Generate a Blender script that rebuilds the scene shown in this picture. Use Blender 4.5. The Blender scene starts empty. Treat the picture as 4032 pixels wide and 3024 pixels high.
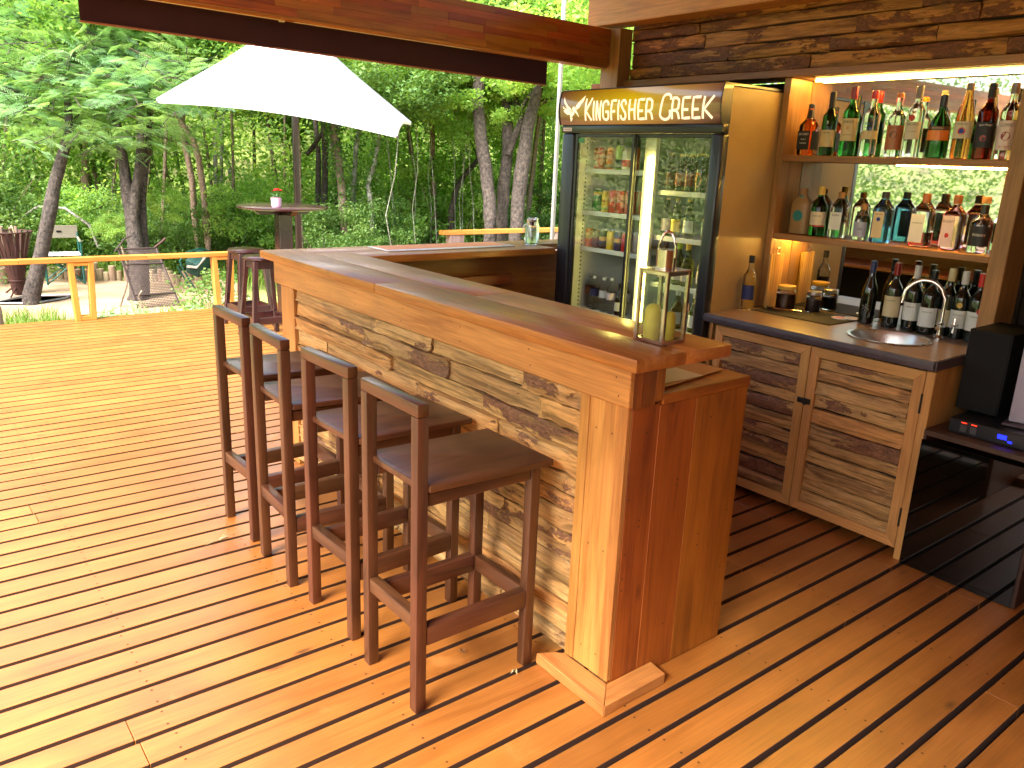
import bpy, bmesh, math, random
import numpy as np
from mathutils import Vector, Matrix
rnd = random.Random(7)
C = bpy.context.scene.collection
sc = bpy.context.scene
R = math.radians
# ------------------------------------------------------------------ camera
cam_d = bpy.data.cameras.new('camera'); cam = bpy.data.objects.new('camera', cam_d); C.objects.link(cam)
rt = Vector((0.788474, -0.613855, 0.038617)); dn = Vector((-0.136668, -0.23607, -0.962077)); fw = Vector((0.599692, 0.753295, -0.270029))
up = -dn; bk = -fw
cam.matrix_world = Matrix(((rt.x, up.x, bk.x, 0), (rt.y, up.y, bk.y, 0), (rt.z, up.z, bk.z, 1.7), (0, 0, 0, 1)))
cam_d.lens = 28.11; cam_d.sensor_width = 36; cam_d.clip_start = .05; cam_d.clip_end = 300
sc.camera = cam
# ------------------------------------------------------------------ world, sun, exposure
SUN_AZ, SUN_EL = R(-108), R(46)           # azimuth from +Y, towards -X
world = bpy.data.worlds.new('World'); sc.world = world; world.use_nodes = True
wn = world.node_tree; bg = wn.nodes['Background']
sky = wn.nodes.new('ShaderNodeTexSky'); sky.sky_type = 'NISHITA'; sky.sun_disc = False
sky.sun_elevation = SUN_EL; sky.sun_rotation = SUN_AZ; sky.air_density = 1.0; sky.dust_density = 3.0; sky.ozone_density = .6
wn.links.new(sky.outputs[0], bg.inputs[0]); bg.inputs[1].default_value = .15
sd = bpy.data.lights.new('sun', 'SUN'); sun = bpy.data.objects.new('sun', sd); C.objects.link(sun)
sd.energy = 4.2; sd.angle = R(32); sd.color = (1, .97, .92)
dirv = Vector((math.sin(SUN_AZ)*math.cos(SUN_EL), math.cos(SUN_AZ)*math.cos(SUN_EL), math.sin(SUN_EL)))
sun.rotation_euler = dirv.to_track_quat('Z', 'Y').to_euler()
sc.view_settings.view_transform = 'Standard'; sc.view_settings.look = 'None'
sc.view_settings.exposure = 2.28; sc.view_settings.gamma = 1
sc.render.engine = 'CYCLES'
sc.cycles.max_bounces = 10; sc.cycles.transparent_max_bounces = 12; sc.cycles.transmission_bounces = 8
sc.cycles.glossy_bounces = 5; sc.cycles.diffuse_bounces = 5; sc.cycles.use_denoising = True
sc.cycles.sample_clamp_indirect = 6; sc.cycles.caustics_reflective = False; sc.cycles.caustics_refractive = False
# ------------------------------------------------------------------ materials
def NM(name):
    m = bpy.data.materials.new(name); m.use_nodes = True
    return m, m.node_tree.nodes, m.node_tree.links, m.node_tree.nodes['Principled BSDF']
def flat(name, col, rough=.5, metal=0, coat=0, spec=.5, emit=None, es=0, trans=0, ior=1.45, var=0):
    m, N, L, b = NM(name)
    b.inputs['Base Color'].default_value = (*col, 1); b.inputs['Roughness'].default_value = rough
    b.inputs['Metallic'].default_value = metal; b.inputs['Coat Weight'].default_value = coat
    b.inputs['Specular IOR Level'].default_value = spec; b.inputs['Transmission Weight'].default_value = trans; b.inputs['IOR'].default_value = ior
    if emit: b.inputs['Emission Color'].default_value = (*emit, 1); b.inputs['Emission Strength'].default_value = es
    if var:
        n = N.new('ShaderNodeTexNoise'); n.inputs['Scale'].default_value = 9; n.inputs['Detail'].default_value = 6
        tc = N.new('ShaderNodeTexCoord'); L.new(tc.outputs['Object'], n.inputs['Vector'])
        r = N.new('ShaderNodeValToRGB'); L.new(n.outputs[0], r.inputs[0])
        r.color_ramp.elements[0].position = .3; r.color_ramp.elements[1].position = .7
        r.color_ramp.elements[0].color = (*[c*(1-var) for c in col], 1); r.color_ramp.elements[1].color = (*[min(1, c*(1+var)) for c in col], 1)
        L.new(r.outputs[0], b.inputs['Base Color'])
        mr = N.new('ShaderNodeMapRange'); mr.inputs['To Min'].default_value = max(.02, rough-.12); mr.inputs['To Max'].default_value = rough+.15
        L.new(n.outputs[0], mr.inputs['Value']); L.new(mr.outputs[0], b.inputs['Roughness'])
    return m
def coords(N, L, shift=37.):
    tc = N.new('ShaderNodeTexCoord'); oi = N.new('ShaderNodeObjectInfo')
    mu = N.new('ShaderNodeMath'); mu.operation = 'MULTIPLY'; mu.inputs[1].default_value = shift; L.new(oi.outputs['Random'], mu.inputs[0])
    ad = N.new('ShaderNodeVectorMath'); ad.operation = 'ADD'; L.new(tc.outputs['Object'], ad.inputs[0]); L.new(mu.outputs[0], ad.inputs[1])
    return ad.outputs[0], oi.outputs['Random']
def mixc(N, L, a, b, f, mode='MIX'):
    m = N.new('ShaderNodeMix'); m.data_type = 'RGBA'; m.blend_type = mode
    for s, v in ((m.inputs[0], f), (m.inputs[6], a), (m.inputs[7], b)):
        if isinstance(v, (int, float)): s.default_value = v
        elif isinstance(v, tuple): s.default_value = (*v, 1)
        else: L.new(v, s)
    return m.outputs[2]
def ramp(N, L, src, stops):
    r = N.new('ShaderNodeValToRGB'); L.new(src, r.inputs[0]); e = r.color_ramp.elements
    while len(e) < len(stops): e.new(.5)
    for k, (p, c) in enumerate(stops):
        e[k].position = p; e[k].color = (*c, 1) if isinstance(c, tuple) else (c, c, c, 1)
    return r.outputs[0]
def mapping(N, L, v, s):
    m = N.new('ShaderNodeMapping'); L.new(v, m.inputs[0]); m.inputs['Scale'].default_value = s; return m.outputs[0]
def noise(N, L, v, sc_=1, det=4, dist=0, rough=.5):
    n = N.new('ShaderNodeTexNoise'); L.new(v, n.inputs['Vector']); n.inputs['Scale'].default_value = sc_
    n.inputs['Detail'].default_value = det; n.inputs['Distortion'].default_value = dist; n.inputs['Roughness'].default_value = rough
    return n.outputs[0]
_w = {}
def wood(name, light, dark, axis='X', rough=.45, coat=0., var=.25, knots=.0, grain=1., spec=.5, bump=.25, wear=None, hue=1.):
    key = (name, axis)
    if key in _w: return _w[key]
    m, N, L, b = NM(name+'_'+axis.lower())
    v, rndv = coords(N, L)
    def sca(al, ac): return tuple(al if a == axis else ac for a in 'XYZ')
    big = noise(N, L, mapping(N, L, v, sca(1.1*grain, 11*grain)), 1, 5, 1.6, .55)
    fine = noise(N, L, mapping(N, L, v, sca(5, 160)), 1, 3, .2)
    col = ramp(N, L, big, [(.28, dark), (.5, tuple((a*.75+c*.25) for a, c in zip(light, dark))), (.68, light)])
    fr = ramp(N, L, fine, [(.35, .72), (.62, 1.0)])
    col = mixc(N, L, col, fr, .75, 'MULTIPLY')
    bl = noise(N, L, v, 3.1, 3, .5)
    col = mixc(N, L, col, ramp(N, L, bl, [(.3, .78), (.65, 1.08)]), .8, 'MULTIPLY')
    if knots:
        vo = N.new('ShaderNodeTexVoronoi'); vo.inputs['Scale'].default_value = 1; L.new(mapping(N, L, v, sca(2.2, 5.5)), vo.inputs['Vector'])
        k = ramp(N, L, vo.outputs['Distance'], [(.03, .16), (.06, .55), (.1, 1.)])
        col = mixc(N, L, col, k, knots, 'MULTIPLY')
    if wear:
        wn_ = noise(N, L, v, 2.3, 6, .3, .65)
        col = mixc(N, L, col, wear[0], ramp(N, L, wn_, [(wear[1], 0.), (wear[1]+.12, 1.)]))
    h = N.new('ShaderNodeHueSaturation'); L.new(col, h.inputs['Color'])
    mr = N.new('ShaderNodeMapRange'); mr.inputs['To Min'].default_value = 1-var; mr.inputs['To Max'].default_value = 1+var; L.new(rndv, mr.inputs['Value']); L.new(mr.outputs[0], h.inputs['Value'])
    m2 = N.new('ShaderNodeMath'); m2.operation = 'MULTIPLY'; m2.inputs[1].default_value = 7.13; L.new(rndv, m2.inputs[0])
    m3 = N.new('ShaderNodeMath'); m3.operation = 'FRACT'; L.new(m2.outputs[0], m3.inputs[0])
    mr2 = N.new('ShaderNodeMapRange'); mr2.inputs['To Min'].default_value = .5-.022*var*4*hue; mr2.inputs['To Max'].default_value = .5+.018*var*4*hue; L.new(m3.outputs[0], mr2.inputs['Value']); L.new(mr2.outputs[0], h.inputs['Hue'])
    L.new(h.outputs[0], b.inputs['Base Color'])
    mr3 = N.new('ShaderNodeMapRange'); mr3.inputs['To Min'].default_value = rough-.08; mr3.inputs['To Max'].default_value = rough+.18; L.new(bl, mr3.inputs['Value']); L.new(mr3.outputs[0], b.inputs['Roughness'])
    b.inputs['Coat Weight'].default_value = coat; b.inputs['Coat Roughness'].default_value = .34 if name == 'deck_wood' else .2; b.inputs['Coat IOR'].default_value = 1.6 if name == 'deck_wood' else 1.5; b.inputs['Specular IOR Level'].default_value = spec
    bp_ = N.new('ShaderNodeBump'); bp_.inputs['Strength'].default_value = bump; bp_.inputs['Distance'].default_value = .002
    L.new(fine, bp_.inputs['Height']); L.new(bp_.outputs[0], b.inputs['Normal'])
    _w[key] = m; return m
def bark_slab(name, light, dark, bark, axis='Y', thr=.56, mf=.3):
    key = (name, axis)
    if key in _w: return _w[key]
    m, N, L, b = NM(name); v, rndv = coords(N, L, 53)
    def sca(al, ac): return tuple(al if a == axis else ac for a in 'XYZ')
    big = noise(N, L, mapping(N, L, v, sca(1.6, 18)), 1, 6, .5, .6)
    fine = noise(N, L, mapping(N, L, v, sca(8, 130)), 1, 4, .3)
    m2 = N.new('ShaderNodeMath'); m2.operation = 'MULTIPLY'; m2.inputs[1].default_value = 11.7; L.new(rndv, m2.inputs[0])
    m3 = N.new('ShaderNodeMath'); m3.operation = 'FRACT'; L.new(m2.outputs[0], m3.inputs[0])
    tone = ramp(N, L, m3.outputs[0], [(0., (.60, .30, .085)), (.18, (.48, .27, .09)), (.36, (.62, .235, .05)), (.52, (.60, .35, .11)), (.68, (.36, .19, .07)), (.84, (.62, .36, .13)), (1., (.34, .17, .06))])
    tone = mixc(N, L, tone, light, mf)
    col = mixc(N, L, dark, tone, ramp(N, L, big, [(.28, 0.), (.52, .85), (.7, 1.)]))
    col = mixc(N, L, col, ramp(N, L, fine, [(.3, .5), (.62, 1.)]), .9, 'MULTIPLY')
    streak = noise(N, L, mapping(N, L, v, sca(1.4, 48)), 1, 5, .15, .6); col = mixc(N, L, col, ramp(N, L, streak, [(.38, .42), (.5, 1.)]), .8, 'MULTIPLY')
    stain = noise(N, L, mapping(N, L, v, sca(5, 14)), 1, 7, .6, .7)
    col = mixc(N, L, col, (.16, .095, .045), ramp(N, L, stain, [(.58, 0.), (.72, .7)]))
    pale = noise(N, L, mapping(N, L, v, sca(7, 15)), 1.7, 6, .3, .7)
    col = mixc(N, L, col, (.60, .45, .25), ramp(N, L, pale, [(.6, 0.), (.74, .5)]))
    # bark patches; more on some slabs than on others
    bn = noise(N, L, mapping(N, L, v, sca(2.0, 7)), 1, 12, .25, .72)
    ad = N.new('ShaderNodeMath'); ad.operation = 'MULTIPLY_ADD'; L.new(rndv, ad.inputs[0]); ad.inputs[1].default_value = .26; L.new(bn, ad.inputs[2])
    bm_ = ramp(N, L, ad.outputs[0], [(thr+.12, 0.), (thr+.128, 1.)])
    crack = noise(N, L, mapping(N, L, v, sca(26, 70)), 1, 6, 1.2, .7)
    bcol = mixc(N, L, tuple(c*.45 for c in bark), tuple(min(1, c*1.5) for c in bark), ramp(N, L, crack, [(.35, 0.), (.65, 1.)]))
    col = mixc(N, L, col, bcol, bm_)
    L.new(col, b.inputs['Base Color']); b.inputs['Roughness'].default_value = .62; b.inputs['Specular IOR Level'].default_value = .35
    hgt = mixc(N, L, fine, crack, bm_)
    hh = mixc(N, L, hgt, bm_, .45)
    bp_ = N.new('ShaderNodeBump'); bp_.inputs['Strength'].default_value = .9; bp_.inputs['Distance'].default_value = .006
    hs_ = mixc(N, L, hh, stain, .3); L.new(hs_, bp_.inputs['Height']); L.new(bp_.outputs[0], b.inputs['Normal'])
    _w[key] = m; return m
def treebark(name, a, c, scale=14, lich=None):
    m, N, L, b = NM(name); v, rndv = coords(N, L)
    vo = N.new('ShaderNodeTexVoronoi'); vo.feature = 'DISTANCE_TO_EDGE'; vo.inputs['Scale'].default_value = scale; L.new(mapping(N, L, v, (1, 1, .45)), vo.inputs['Vector'])
    n = noise(N, L, v, 22, 6, .4, .65)
    col = mixc(N, L, a, c, ramp(N, L, n, [(.35, 0.), (.68, 1.)]))
    col = mixc(N, L, col, ramp(N, L, vo.outputs['Distance'], [(0., .35), (.08, 1.)]), .7, 'MULTIPLY')
    if lich:
        l_ = noise(N, L, v, 7, 7, .4, .7); col = mixc(N, L, col, lich, ramp(N, L, l_, [(.52, 0.), (.6, .85)]))
    L.new(col, b.inputs['Base Color']); b.inputs['Roughness'].default_value = .9
    hm = mixc(N, L, n, vo.outputs['Distance'], .6)
    bp_ = N.new('ShaderNodeBump'); bp_.inputs['Strength'].default_value = 1; bp_.inputs['Distance'].default_value = .02; L.new(hm, bp_.inputs['Height']); L.new(bp_.outputs[0], b.inputs['Normal'])
    return m
def leafmat(name, cols, trans=.45, rough=.5):
    m, N, L, b = NM(name); out = N['Material Output'] if 'Material Output' in N else None
    at = N.new('ShaderNodeAttribute'); at.attribute_name = 'tone'
    oi = N.new('ShaderNodeObjectInfo')
    ge = N.new('ShaderNodeNewGeometry')
    s = N.new('ShaderNodeMath'); s.operation = 'MULTIPLY_ADD'; L.new(ge.outputs['Random Per Island'], s.inputs[0]); s.inputs[1].default_value = .35; 
    s2 = N.new('ShaderNodeMath'); s2.operation = 'MULTIPLY'; L.new(at.outputs['Fac'], s2.inputs[0]); s2.inputs[1].default_value = .65; L.new(s2.outputs[0], s.inputs[2])
    k = len(cols)-1
    col = ramp(N, L, s.outputs[0], [(i/k*.9+.05, c) for i, c in enumerate(cols)])
    L.new(col, b.inputs['Base Color']); b.inputs['Roughness'].default_value = rough; b.inputs['Specular IOR Level'].default_value = .25
    t = N.new('ShaderNodeBsdfTranslucent'); tc_ = mixc(N, L, col, (1., 1., .35), 1., 'MULTIPLY')
    g = N.new('ShaderNodeGamma'); L.new(tc_, g.inputs[0]); g.inputs[1].default_value = .82; L.new(g.outputs[0], t.inputs[0])
    mx = N.new('ShaderNodeMixShader'); mx.inputs[0].default_value = trans
    L.new(b.outputs[0], mx.inputs[1]); L.new(t.outputs[0], mx.inputs[2]); L.new(mx.outputs[0], N['Material Output'].inputs[0])
    return m
def DECK(ax='X'): return wood('deck_wood', (.43, .150, .024), (.33, .102, .013), ax, .40, .75, .07, .7, .7, .6, .3, ((.48, .19, .045), .63), .15)
def PINE(ax): return wood('varnished_pine', (.60, .265, .066), (.36, .12, .022), ax, .40, .15, .10, .7, .8)
def PINED(ax): return wood('dark_varnished_pine', (.38, .108, .010), (.19, .043, .004), ax, .42, .12, .10, .7)
def TOPW(ax): return wood('counter_wood', (.56, .225, .045), (.37, .12, .02), ax, .42, .22, .08, .45, 1., .3)
def STOOLW(ax): return wood('stool_wood', (.11, .038, .014), (.045, .015, .006), ax, .34, .2, .12, 0, 1.3)
def MAHO(ax): return wood('mahogany_stain', (.034, .007, .008), (.010, .004, .005), ax, .24, .45, .1)
def PALE(ax): return wood('pale_shelf_wood', (.44, .22, .075), (.29, .125, .035), ax, .42, .1, .1, .5)
def YELW(ax): return wood('yellow_stained_rail', (.60, .27, .045), (.48, .18, .025), ax, .42, .2, .07, .3)
def BEAMW(ax): return wood('beam_wood', (.50, .17, .028), (.30, .085, .012), ax, .42, .2, .22, .2)
SLAB = lambda ax='Y': bark_slab('live_edge_slab_'+ax.lower(), (.68, .40, .14), (.32, .145, .05), (.19, .085, .04), ax, .62, .45)
SLABD = lambda ax='Y': bark_slab('wall_slab_'+ax.lower(), (.62, .25, .07), (.17, .065, .025), (.17, .062, .03), ax, .53, .6)
M = {}
M['black'] = flat('black_paint', (.012, .012, .016), .35, 0, .2)
M['matt_black'] = flat('matt_black', (.006, .006, .007), .6, spec=.15)
M['chrome'] = flat('chrome', (.75, .73, .70), .12, 1, var=.1)
M['steel'] = flat('brushed_steel', (.62, .60, .57), .28, 1, var=.12)
M['nickel'] = flat('worn_nickel', (.62, .50, .42), .16, 1, var=.3)
M['glass'] = flat('clear_glass', (.95, .98, .97), .02, trans=1, ior=1.45)
def thin_glass(name, tint, refl=1.0):
    m, N, L, b = NM(name); N.remove(b)
    t = N.new('ShaderNodeBsdfTransparent'); t.inputs[0].default_value = (*tint, 1)
    g = N.new('ShaderNodeBsdfGlossy'); g.inputs['Roughness'].default_value = .015; g.inputs[0].default_value = (refl, refl, refl, 1)
    f = N.new('ShaderNodeLayerWeight'); pw = N.new('ShaderNodeMath'); pw.operation = 'POWER'; L.new(f.outputs['Facing'], pw.inputs[0]); pw.inputs[1].default_value = 4
    mu = N.new('ShaderNodeMath'); mu.operation = 'MULTIPLY_ADD'; mu.inputs[1].default_value = .85; mu.inputs[2].default_value = .05; L.new(pw.outputs[0], mu.inputs[0])
    mx = N.new('ShaderNodeMixShader'); L.new(mu.outputs[0], mx.inputs[0]); L.new(t.outputs[0], mx.inputs[1]); L.new(g.outputs[0], mx.inputs[2]); L.new(mx.outputs[0], N['Material Output'].inputs[0])
    return m
M['pane'] = thin_glass('window_pane', (.93, .96, .93)); M['smoked'] = thin_glass('smoked_pane', (.18, .16, .15))
M['mirror'] = flat('mirror', (.70, .72, .68), .02, 1)
M['white'] = flat('white_enamel', (.80, .81, .76), .35)
M['cream'] = flat('cream_panel', (.44, .31, .13), .38, var=.06)
M['label'] = flat('paper_label', (.72, .66, .52), .6, var=.05)
M['creamlabel'] = flat('cream_label', (.70, .58, .34), .6, var=.05)
M['blacklabel'] = flat('black_label', (.015, .013, .014), .5)
M['ink'] = flat('dark_ink', (.03, .025, .03), .6)
M['whiteink'] = flat('white_ink', (.8, .78, .74), .6)
M['blueink'] = flat('blue_ink', (.02, .05, .35), .6)
M['redink'] = flat('red_ink', (.55, .03, .03), .5)
M['cork'] = flat('cork', (.36, .2, .09), .8, var=.2)
def gl(name, col, ior=1.36): return flat(name, col, .02, trans=1, ior=ior)
M['g_clear'] = gl('clear_bottle_glass', (.93, .97, .93)); M['g_green'] = gl('green_bottle_glass', (.06, .42, .10)); M['g_dgreen'] = gl('dark_green_glass', (.025, .12, .03))
M['g_amber'] = gl('amber_spirit', (.75, .22, .03)); M['g_red'] = gl('dark_red_spirit', (.16, .012, .008)); M['g_blue'] = gl('blue_bottle_glass', (.12, .42, .90)); M['g_orange'] = gl('orange_spirit', (.85, .35, .1))
M['g_pink'] = gl('pink_gin', (.95, .48, .42)); M['g_rose'] = gl('red_gin', (.80, .05, .07)); M['g_beige'] = flat('beige_ceramic', (.36, .22, .09), .35); M['g_wine'] = flat('wine_bottle_glass', (.006, .01, .007), .06, coat=.6)
M['g_water'] = gl('water_bottle_plastic', (.96, .98, 1.), 1.06); M['g_beer'] = gl('brown_beer_glass', (.25, .08, .015)); M['g_olive'] = gl('olive_wine_glass', (.42, .45, .10))
for n_, c_ in dict(red=(.62, .02, .02), navy=(.02, .03, .12), gold=(.65, .42, .08), yellow=(.85, .6, .03), green=(.02, .22, .06), dgreen=(.01, .06, .02), orange=(.85, .22, .02), teal=(.03, .25, .24), lav=(.42, .45, .62), copper=(.45, .14, .05), greycap=(.2, .17, .17), wineR=(.25, .01, .015), pinkl=(.75, .6, .62), white=(.78, .77, .73), lime=(.35, .55, .04), brown=(.14, .05, .02), silver=(.6, .6, .6)).items():
    M['c_'+n_] = flat('print_'+n_, c_, .32, coat=.2)
M['led'] = flat('warm_led', (1, .8, .4), .5, emit=(1., .58, .10), es=42)
M['fled'] = flat('fridge_led', (1, 1, .5), .5, emit=(1., .80, .2), es=9)
M['slate'] = flat('dark_laminate_edge', (.075, .055, .065), .4, var=.25)
M['mat'] = flat('black_rubber_mat', (.012, .011, .012), .75)
M['cloth'] = flat('brown_blind_fabric', (.085, .036, .042), .85, var=.08)
M['canvas'] = None
# ------------------------------------------------------------------ object helpers
def tag(o, label=None, cat=None, group=None, kind=None):
    for k, v in (('label', label), ('category', cat), ('group', group), ('kind', kind)):
        if v: o[k] = v
    return o
def thing(name, label, cat, loc=(0, 0, 0), group=None, rz=0, kind=None):
    o = bpy.data.objects.new(name, None); C.objects.link(o); o.location = loc; o.rotation_euler = (0, 0, rz); o.empty_display_size = .05
    return tag(o, label, cat, group, kind)
def link(name, me, mat, parent=None, loc=(0, 0, 0), rot=None):
    o = bpy.data.objects.new(name, me); C.objects.link(o)
    if mat and not me.materials: me.materials.append(mat)
    o.parent = parent; o.location = loc
    if rot: o.rotation_euler = rot
    return o
def fin(bm, smooth=False, name='m'):
    bmesh.ops.recalc_face_normals(bm, faces=bm.faces)
    me = bpy.data.meshes.new(name); bm.to_mesh(me); bm.free()
    if smooth:
        me.polygons.foreach_set('use_smooth', [True]*len(me.polygons))
        try: me.set_sharp_from_angle(angle=R(40))
        except Exception: pass
    return me
def add_box(bm, x0, x1, y0, y1, z0, z1):
    r = bmesh.ops.create_cube(bm, size=1)
    for v in r['verts']: v.co = Vector(((x0+x1)/2+v.co.x*(x1-x0), (y0+y1)/2+v.co.y*(y1-y0), (z0+z1)/2+v.co.z*(z1-z0)))
    return r['verts']
def bevel(bm, w, seg=1):
    bmesh.ops.bevel(bm, geom=list(bm.edges), offset=w, segments=seg, affect='EDGES', profile=.5, clamp_overlap=True)
def bp(name, parent, x0, x1, y0, y1, z0, z1, mat, b=.003, seg=1, rot=None, smooth=False):
    """one box part, origin at its middle, in the parent's own coordinates"""
    bm = bmesh.new(); hx, hy, hz = abs(x1-x0)/2, abs(y1-y0)/2, abs(z1-z0)/2
    add_box(bm, -hx, hx, -hy, hy, -hz, hz)
    if b: bevel(bm, b, seg)
    return link(name, fin(bm, smooth or seg > 1, name), mat, parent, ((x0+x1)/2, (y0+y1)/2, (z0+z1)/2), rot)
def lathe_me(prof, seg=20, n=2., ax=1., ay=1., name='m'):
    """profile of (radius, z); n > 2 squares the section (superellipse)"""
    bm = bmesh.new(); rings = []
    for r, z in prof:
        if r < 1e-5: rings.append([bm.verts.new((0, 0, z))]); continue
        ring = []
        for k in range(seg):
            a = 2*math.pi*(k+.5)/seg; c, s = math.cos(a), math.sin(a)
            q = (abs(c)**n+abs(s)**n)**(-1/n) if n != 2 else 1
            ring.append(bm.verts.new((c*q*r*ax, s*q*r*ay, z)))
        rings.append(ring)
    for A, B in zip(rings, rings[1:]):
        if len(A) == 1 and len(B) == 1: continue
        for k in range(seg):
            k2 = (k+1) % seg
            if len(A) == 1: bm.faces.new((A[0], B[k], B[k2]))
            elif len(B) == 1: bm.faces.new((A[k], A[k2], B[0]))
            else: bm.faces.new((A[k], A[k2], B[k2], B[k]))
    return fin(bm, True, name)
def tube_into(bm, pts, rad, seg=8, closed_ends=True):
    pts = [Vector(p) for p in pts]; rings = []; ref = Vector((0, 0, 1))
    for i, p in enumerate(pts):
        t = (pts[min(i+1, len(pts)-1)]-pts[max(i-1, 0)])
        t = t.normalized() if t.length > 1e-9 else Vector((0, 0, 1))
        u = t.cross(ref)
        if u.length < .2: u = t.cross(Vector((1, 0, 0)))
        if rings and u.dot(pu) < 0: u = -u
        u.normalize(); w = t.cross(u).normalized(); pu = u
        r = rad[i] if isinstance(rad, (list, tuple)) else rad
        rings.append([bm.verts.new(p+u*math.cos(2*math.pi*k/seg)*r+w*math.sin(2*math.pi*k/seg)*r) for k in range(seg)])
    for A, B in zip(rings, rings[1:]):
        for k in range(seg): bm.faces.new((A[k], A[(k+1) % seg], B[(k+1) % seg], B[k]))
    if closed_ends:
        bm.faces.new(rings[0][::-1]); bm.faces.new(rings[-1])
def tube(name, parent, pts, rad, mat, seg=8, loc=(0, 0, 0)):
    bm = bmesh.new(); tube_into(bm, pts, rad, seg); return link(name, fin(bm, True, name), mat, parent, loc)
def arc(cx, cz, r, a0, a1, n, y=0, rx=None): return [(cx+math.cos(a0+(a1-a0)*k/n)*(rx or r), y, cz+math.sin(a0+(a1-a0)*k/n)*r) for k in range(n+1)]
def text_mesh(s, size, width=None):
    cu = bpy.data.curves.new('t', 'FONT'); cu.body = s; cu.size = size; cu.align_x = 'CENTER'; cu.align_y = 'CENTER'; cu.resolution_u = 2
    o = bpy.data.objects.new('t', cu); C.objects.link(o); bpy.context.view_layer.update()
    me = bpy.data.meshes.new_from_object(o); bpy.data.objects.remove(o); bpy.data.curves.remove(cu)
    me.materials.clear()
    if width and len(me.vertices):
        xs = [v.co.x for v in me.vertices]; w = max(xs)-min(xs)
        if w > 1e-6:
            k = width/w
            for v in me.vertices: v.co.x *= k
    return me
def lettering(s, size, parent, mat, x, y, z, width=None, radius=None, face=math.pi, name='lettering', spin=0):
    """flat print; wraps round a cylinder of `radius` about the z axis when given; face = direction it looks at"""
    me = text_mesh(s, size, width)
    for v in me.vertices:
        u, w = v.co.x, v.co.y
        if spin: u, w = -w, u
        if radius:
            a = face+u/radius; v.co = Vector((math.cos(a)*radius, math.sin(a)*radius, w))
        else:
            v.co = Vector((-math.sin(face)*u, math.cos(face)*u, w))
    return link(name, me, mat, parent, (x, y, z))
# ================================================================== DECK
deck = thing('deck', None, None, kind='structure')
PITCH, GAP = .1254, .0200
def deck_rows():
    y = 8.86; rows = []
    while y > -1.6: rows.append(y-PITCH/2); y -= PITCH
    return rows
M['gap_shade'] = flat('gap_shade_edge', (.055, .020, .008), .9)  # shade between the boards, painted into the colour of their sides
screws = bmesh.new()
for i, yc in enumerate(deck_rows()):
    js = [-2.6]
    a = -2.6+rnd.choice([1.2, 1.8, 2.4, 3.0])+rnd.uniform(-.01, .01)
    js += [a, a+rnd.choice([3.0, 3.6, 4.2])]; js.append(8.6)
    for a, c in zip(js, js[1:]):
        hw = (PITCH-GAP)/2
        bm = bmesh.new(); vs = add_box(bm, -(c-a)/2+.0012, (c-a)/2-.0012, -hw, hw, -.022, .022)
        bevel(bm, .0013)
        me_ = fin(bm, name='plank'); me_.materials.append(DECK()); me_.materials.append(M['gap_shade'])
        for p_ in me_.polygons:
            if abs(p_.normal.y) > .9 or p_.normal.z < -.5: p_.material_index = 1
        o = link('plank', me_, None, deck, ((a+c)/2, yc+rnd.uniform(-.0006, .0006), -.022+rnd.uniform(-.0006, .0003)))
    if yc < 6.5:
        for k in range(-2, 12):
            x = -.1+k*.6+rnd.uniform(-.008, .008)
            for s in (-.034, .034):
                m4 = Matrix.Translation((x+rnd.uniform(-.004, .004), yc+s, .0006))
                bmesh.ops.create_circle(screws, cap_ends=True, radius=.0044, segments=7, matrix=m4)
o = link('screws', fin(screws), flat('dark_screw', (.12, .055, .025), .5, .3), deck); o['kind'] = 'stuff'
for k in range(-1, 5): bp('joist', deck, -2.6, 8.6, -1.4+k*2.0, -1.33+k*2.0, -.2, -.0465, flat('dark_joist', (.05, .025, .015), .8) if k == -1 else bpy.data.materials['dark_joist'], 0)
bp('gap_dark_sheet', deck, -2.6, 8.6, -1.6, 8.8, -.215, -.205, bpy.data.materials['dark_joist'], 0)  # dark sheet added below the boards so the gaps look shaded
bp('skirt_board', deck, -2.6, 8.6, 8.82, 8.85, -.34, -.047, DECK(), .002)
# ================================================================== GROUND
def grid_sheet(name, x0, x1, y0, y1, nx, ny, hf, mat):
    xs = np.linspace(x0, x1, nx); ys = np.linspace(y0, y1, ny); X, Y = np.meshgrid(xs, ys)
    Z = hf(X, Y); co = np.stack([X, Y, Z], -1).reshape(-1, 3)
    idx = np.arange(nx*ny).reshape(ny, nx)
    f = np.stack([idx[:-1, :-1], idx[:-1, 1:], idx[1:, 1:], idx[1:, :-1]], -1).reshape(-1, 4)
    me = bpy.data.meshes.new(name); me.from_pydata(co.tolist(), [], f.tolist()); me.polygons.foreach_set('use_smooth', [True]*len(me.polygons))
    o = link(name, me, mat); return tag(o, kind='structure')
def hfun(X, Y):
    r = np.hypot(X, Y)
    rise = np.clip((r-18)/12, 0, 1)
    return -.372+.03*np.sin(X*1.7+Y)*np.cos(Y*1.3)*(r > 15)+rise**1.5*4.2+np.clip(r-30, 0, 200)*.08
m, N, L, b = NM('forest_ground'); v, _ = coords(N, L)
n1 = noise(N, L, v, .8, 8, .4, .65); n2 = noise(N, L, v, 30, 5, .2, .7)
c = mixc(N, L, (.22, .18, .08), (.36, .44, .10), ramp(N, L, n1, [(.4, 0.), (.58, 1.)])); c = mixc(N, L, c, ramp(N, L, n2, [(.3, .5), (.7, 1.2)]), .8, 'MULTIPLY')
L.new(c, b.inputs['Base Color']); b.inputs['Roughness'].default_value = .95
grid_sheet('ground', -110, 110, -110, 110, 180, 180, hfun, m)
m, N, L, b = NM('coarse_sand'); v, _ = coords(N, L)
n1 = noise(N, L, v, 120, 4, 0, .8); n2 = noise(N, L, v, 1.6, 6, .3, .6)
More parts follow.
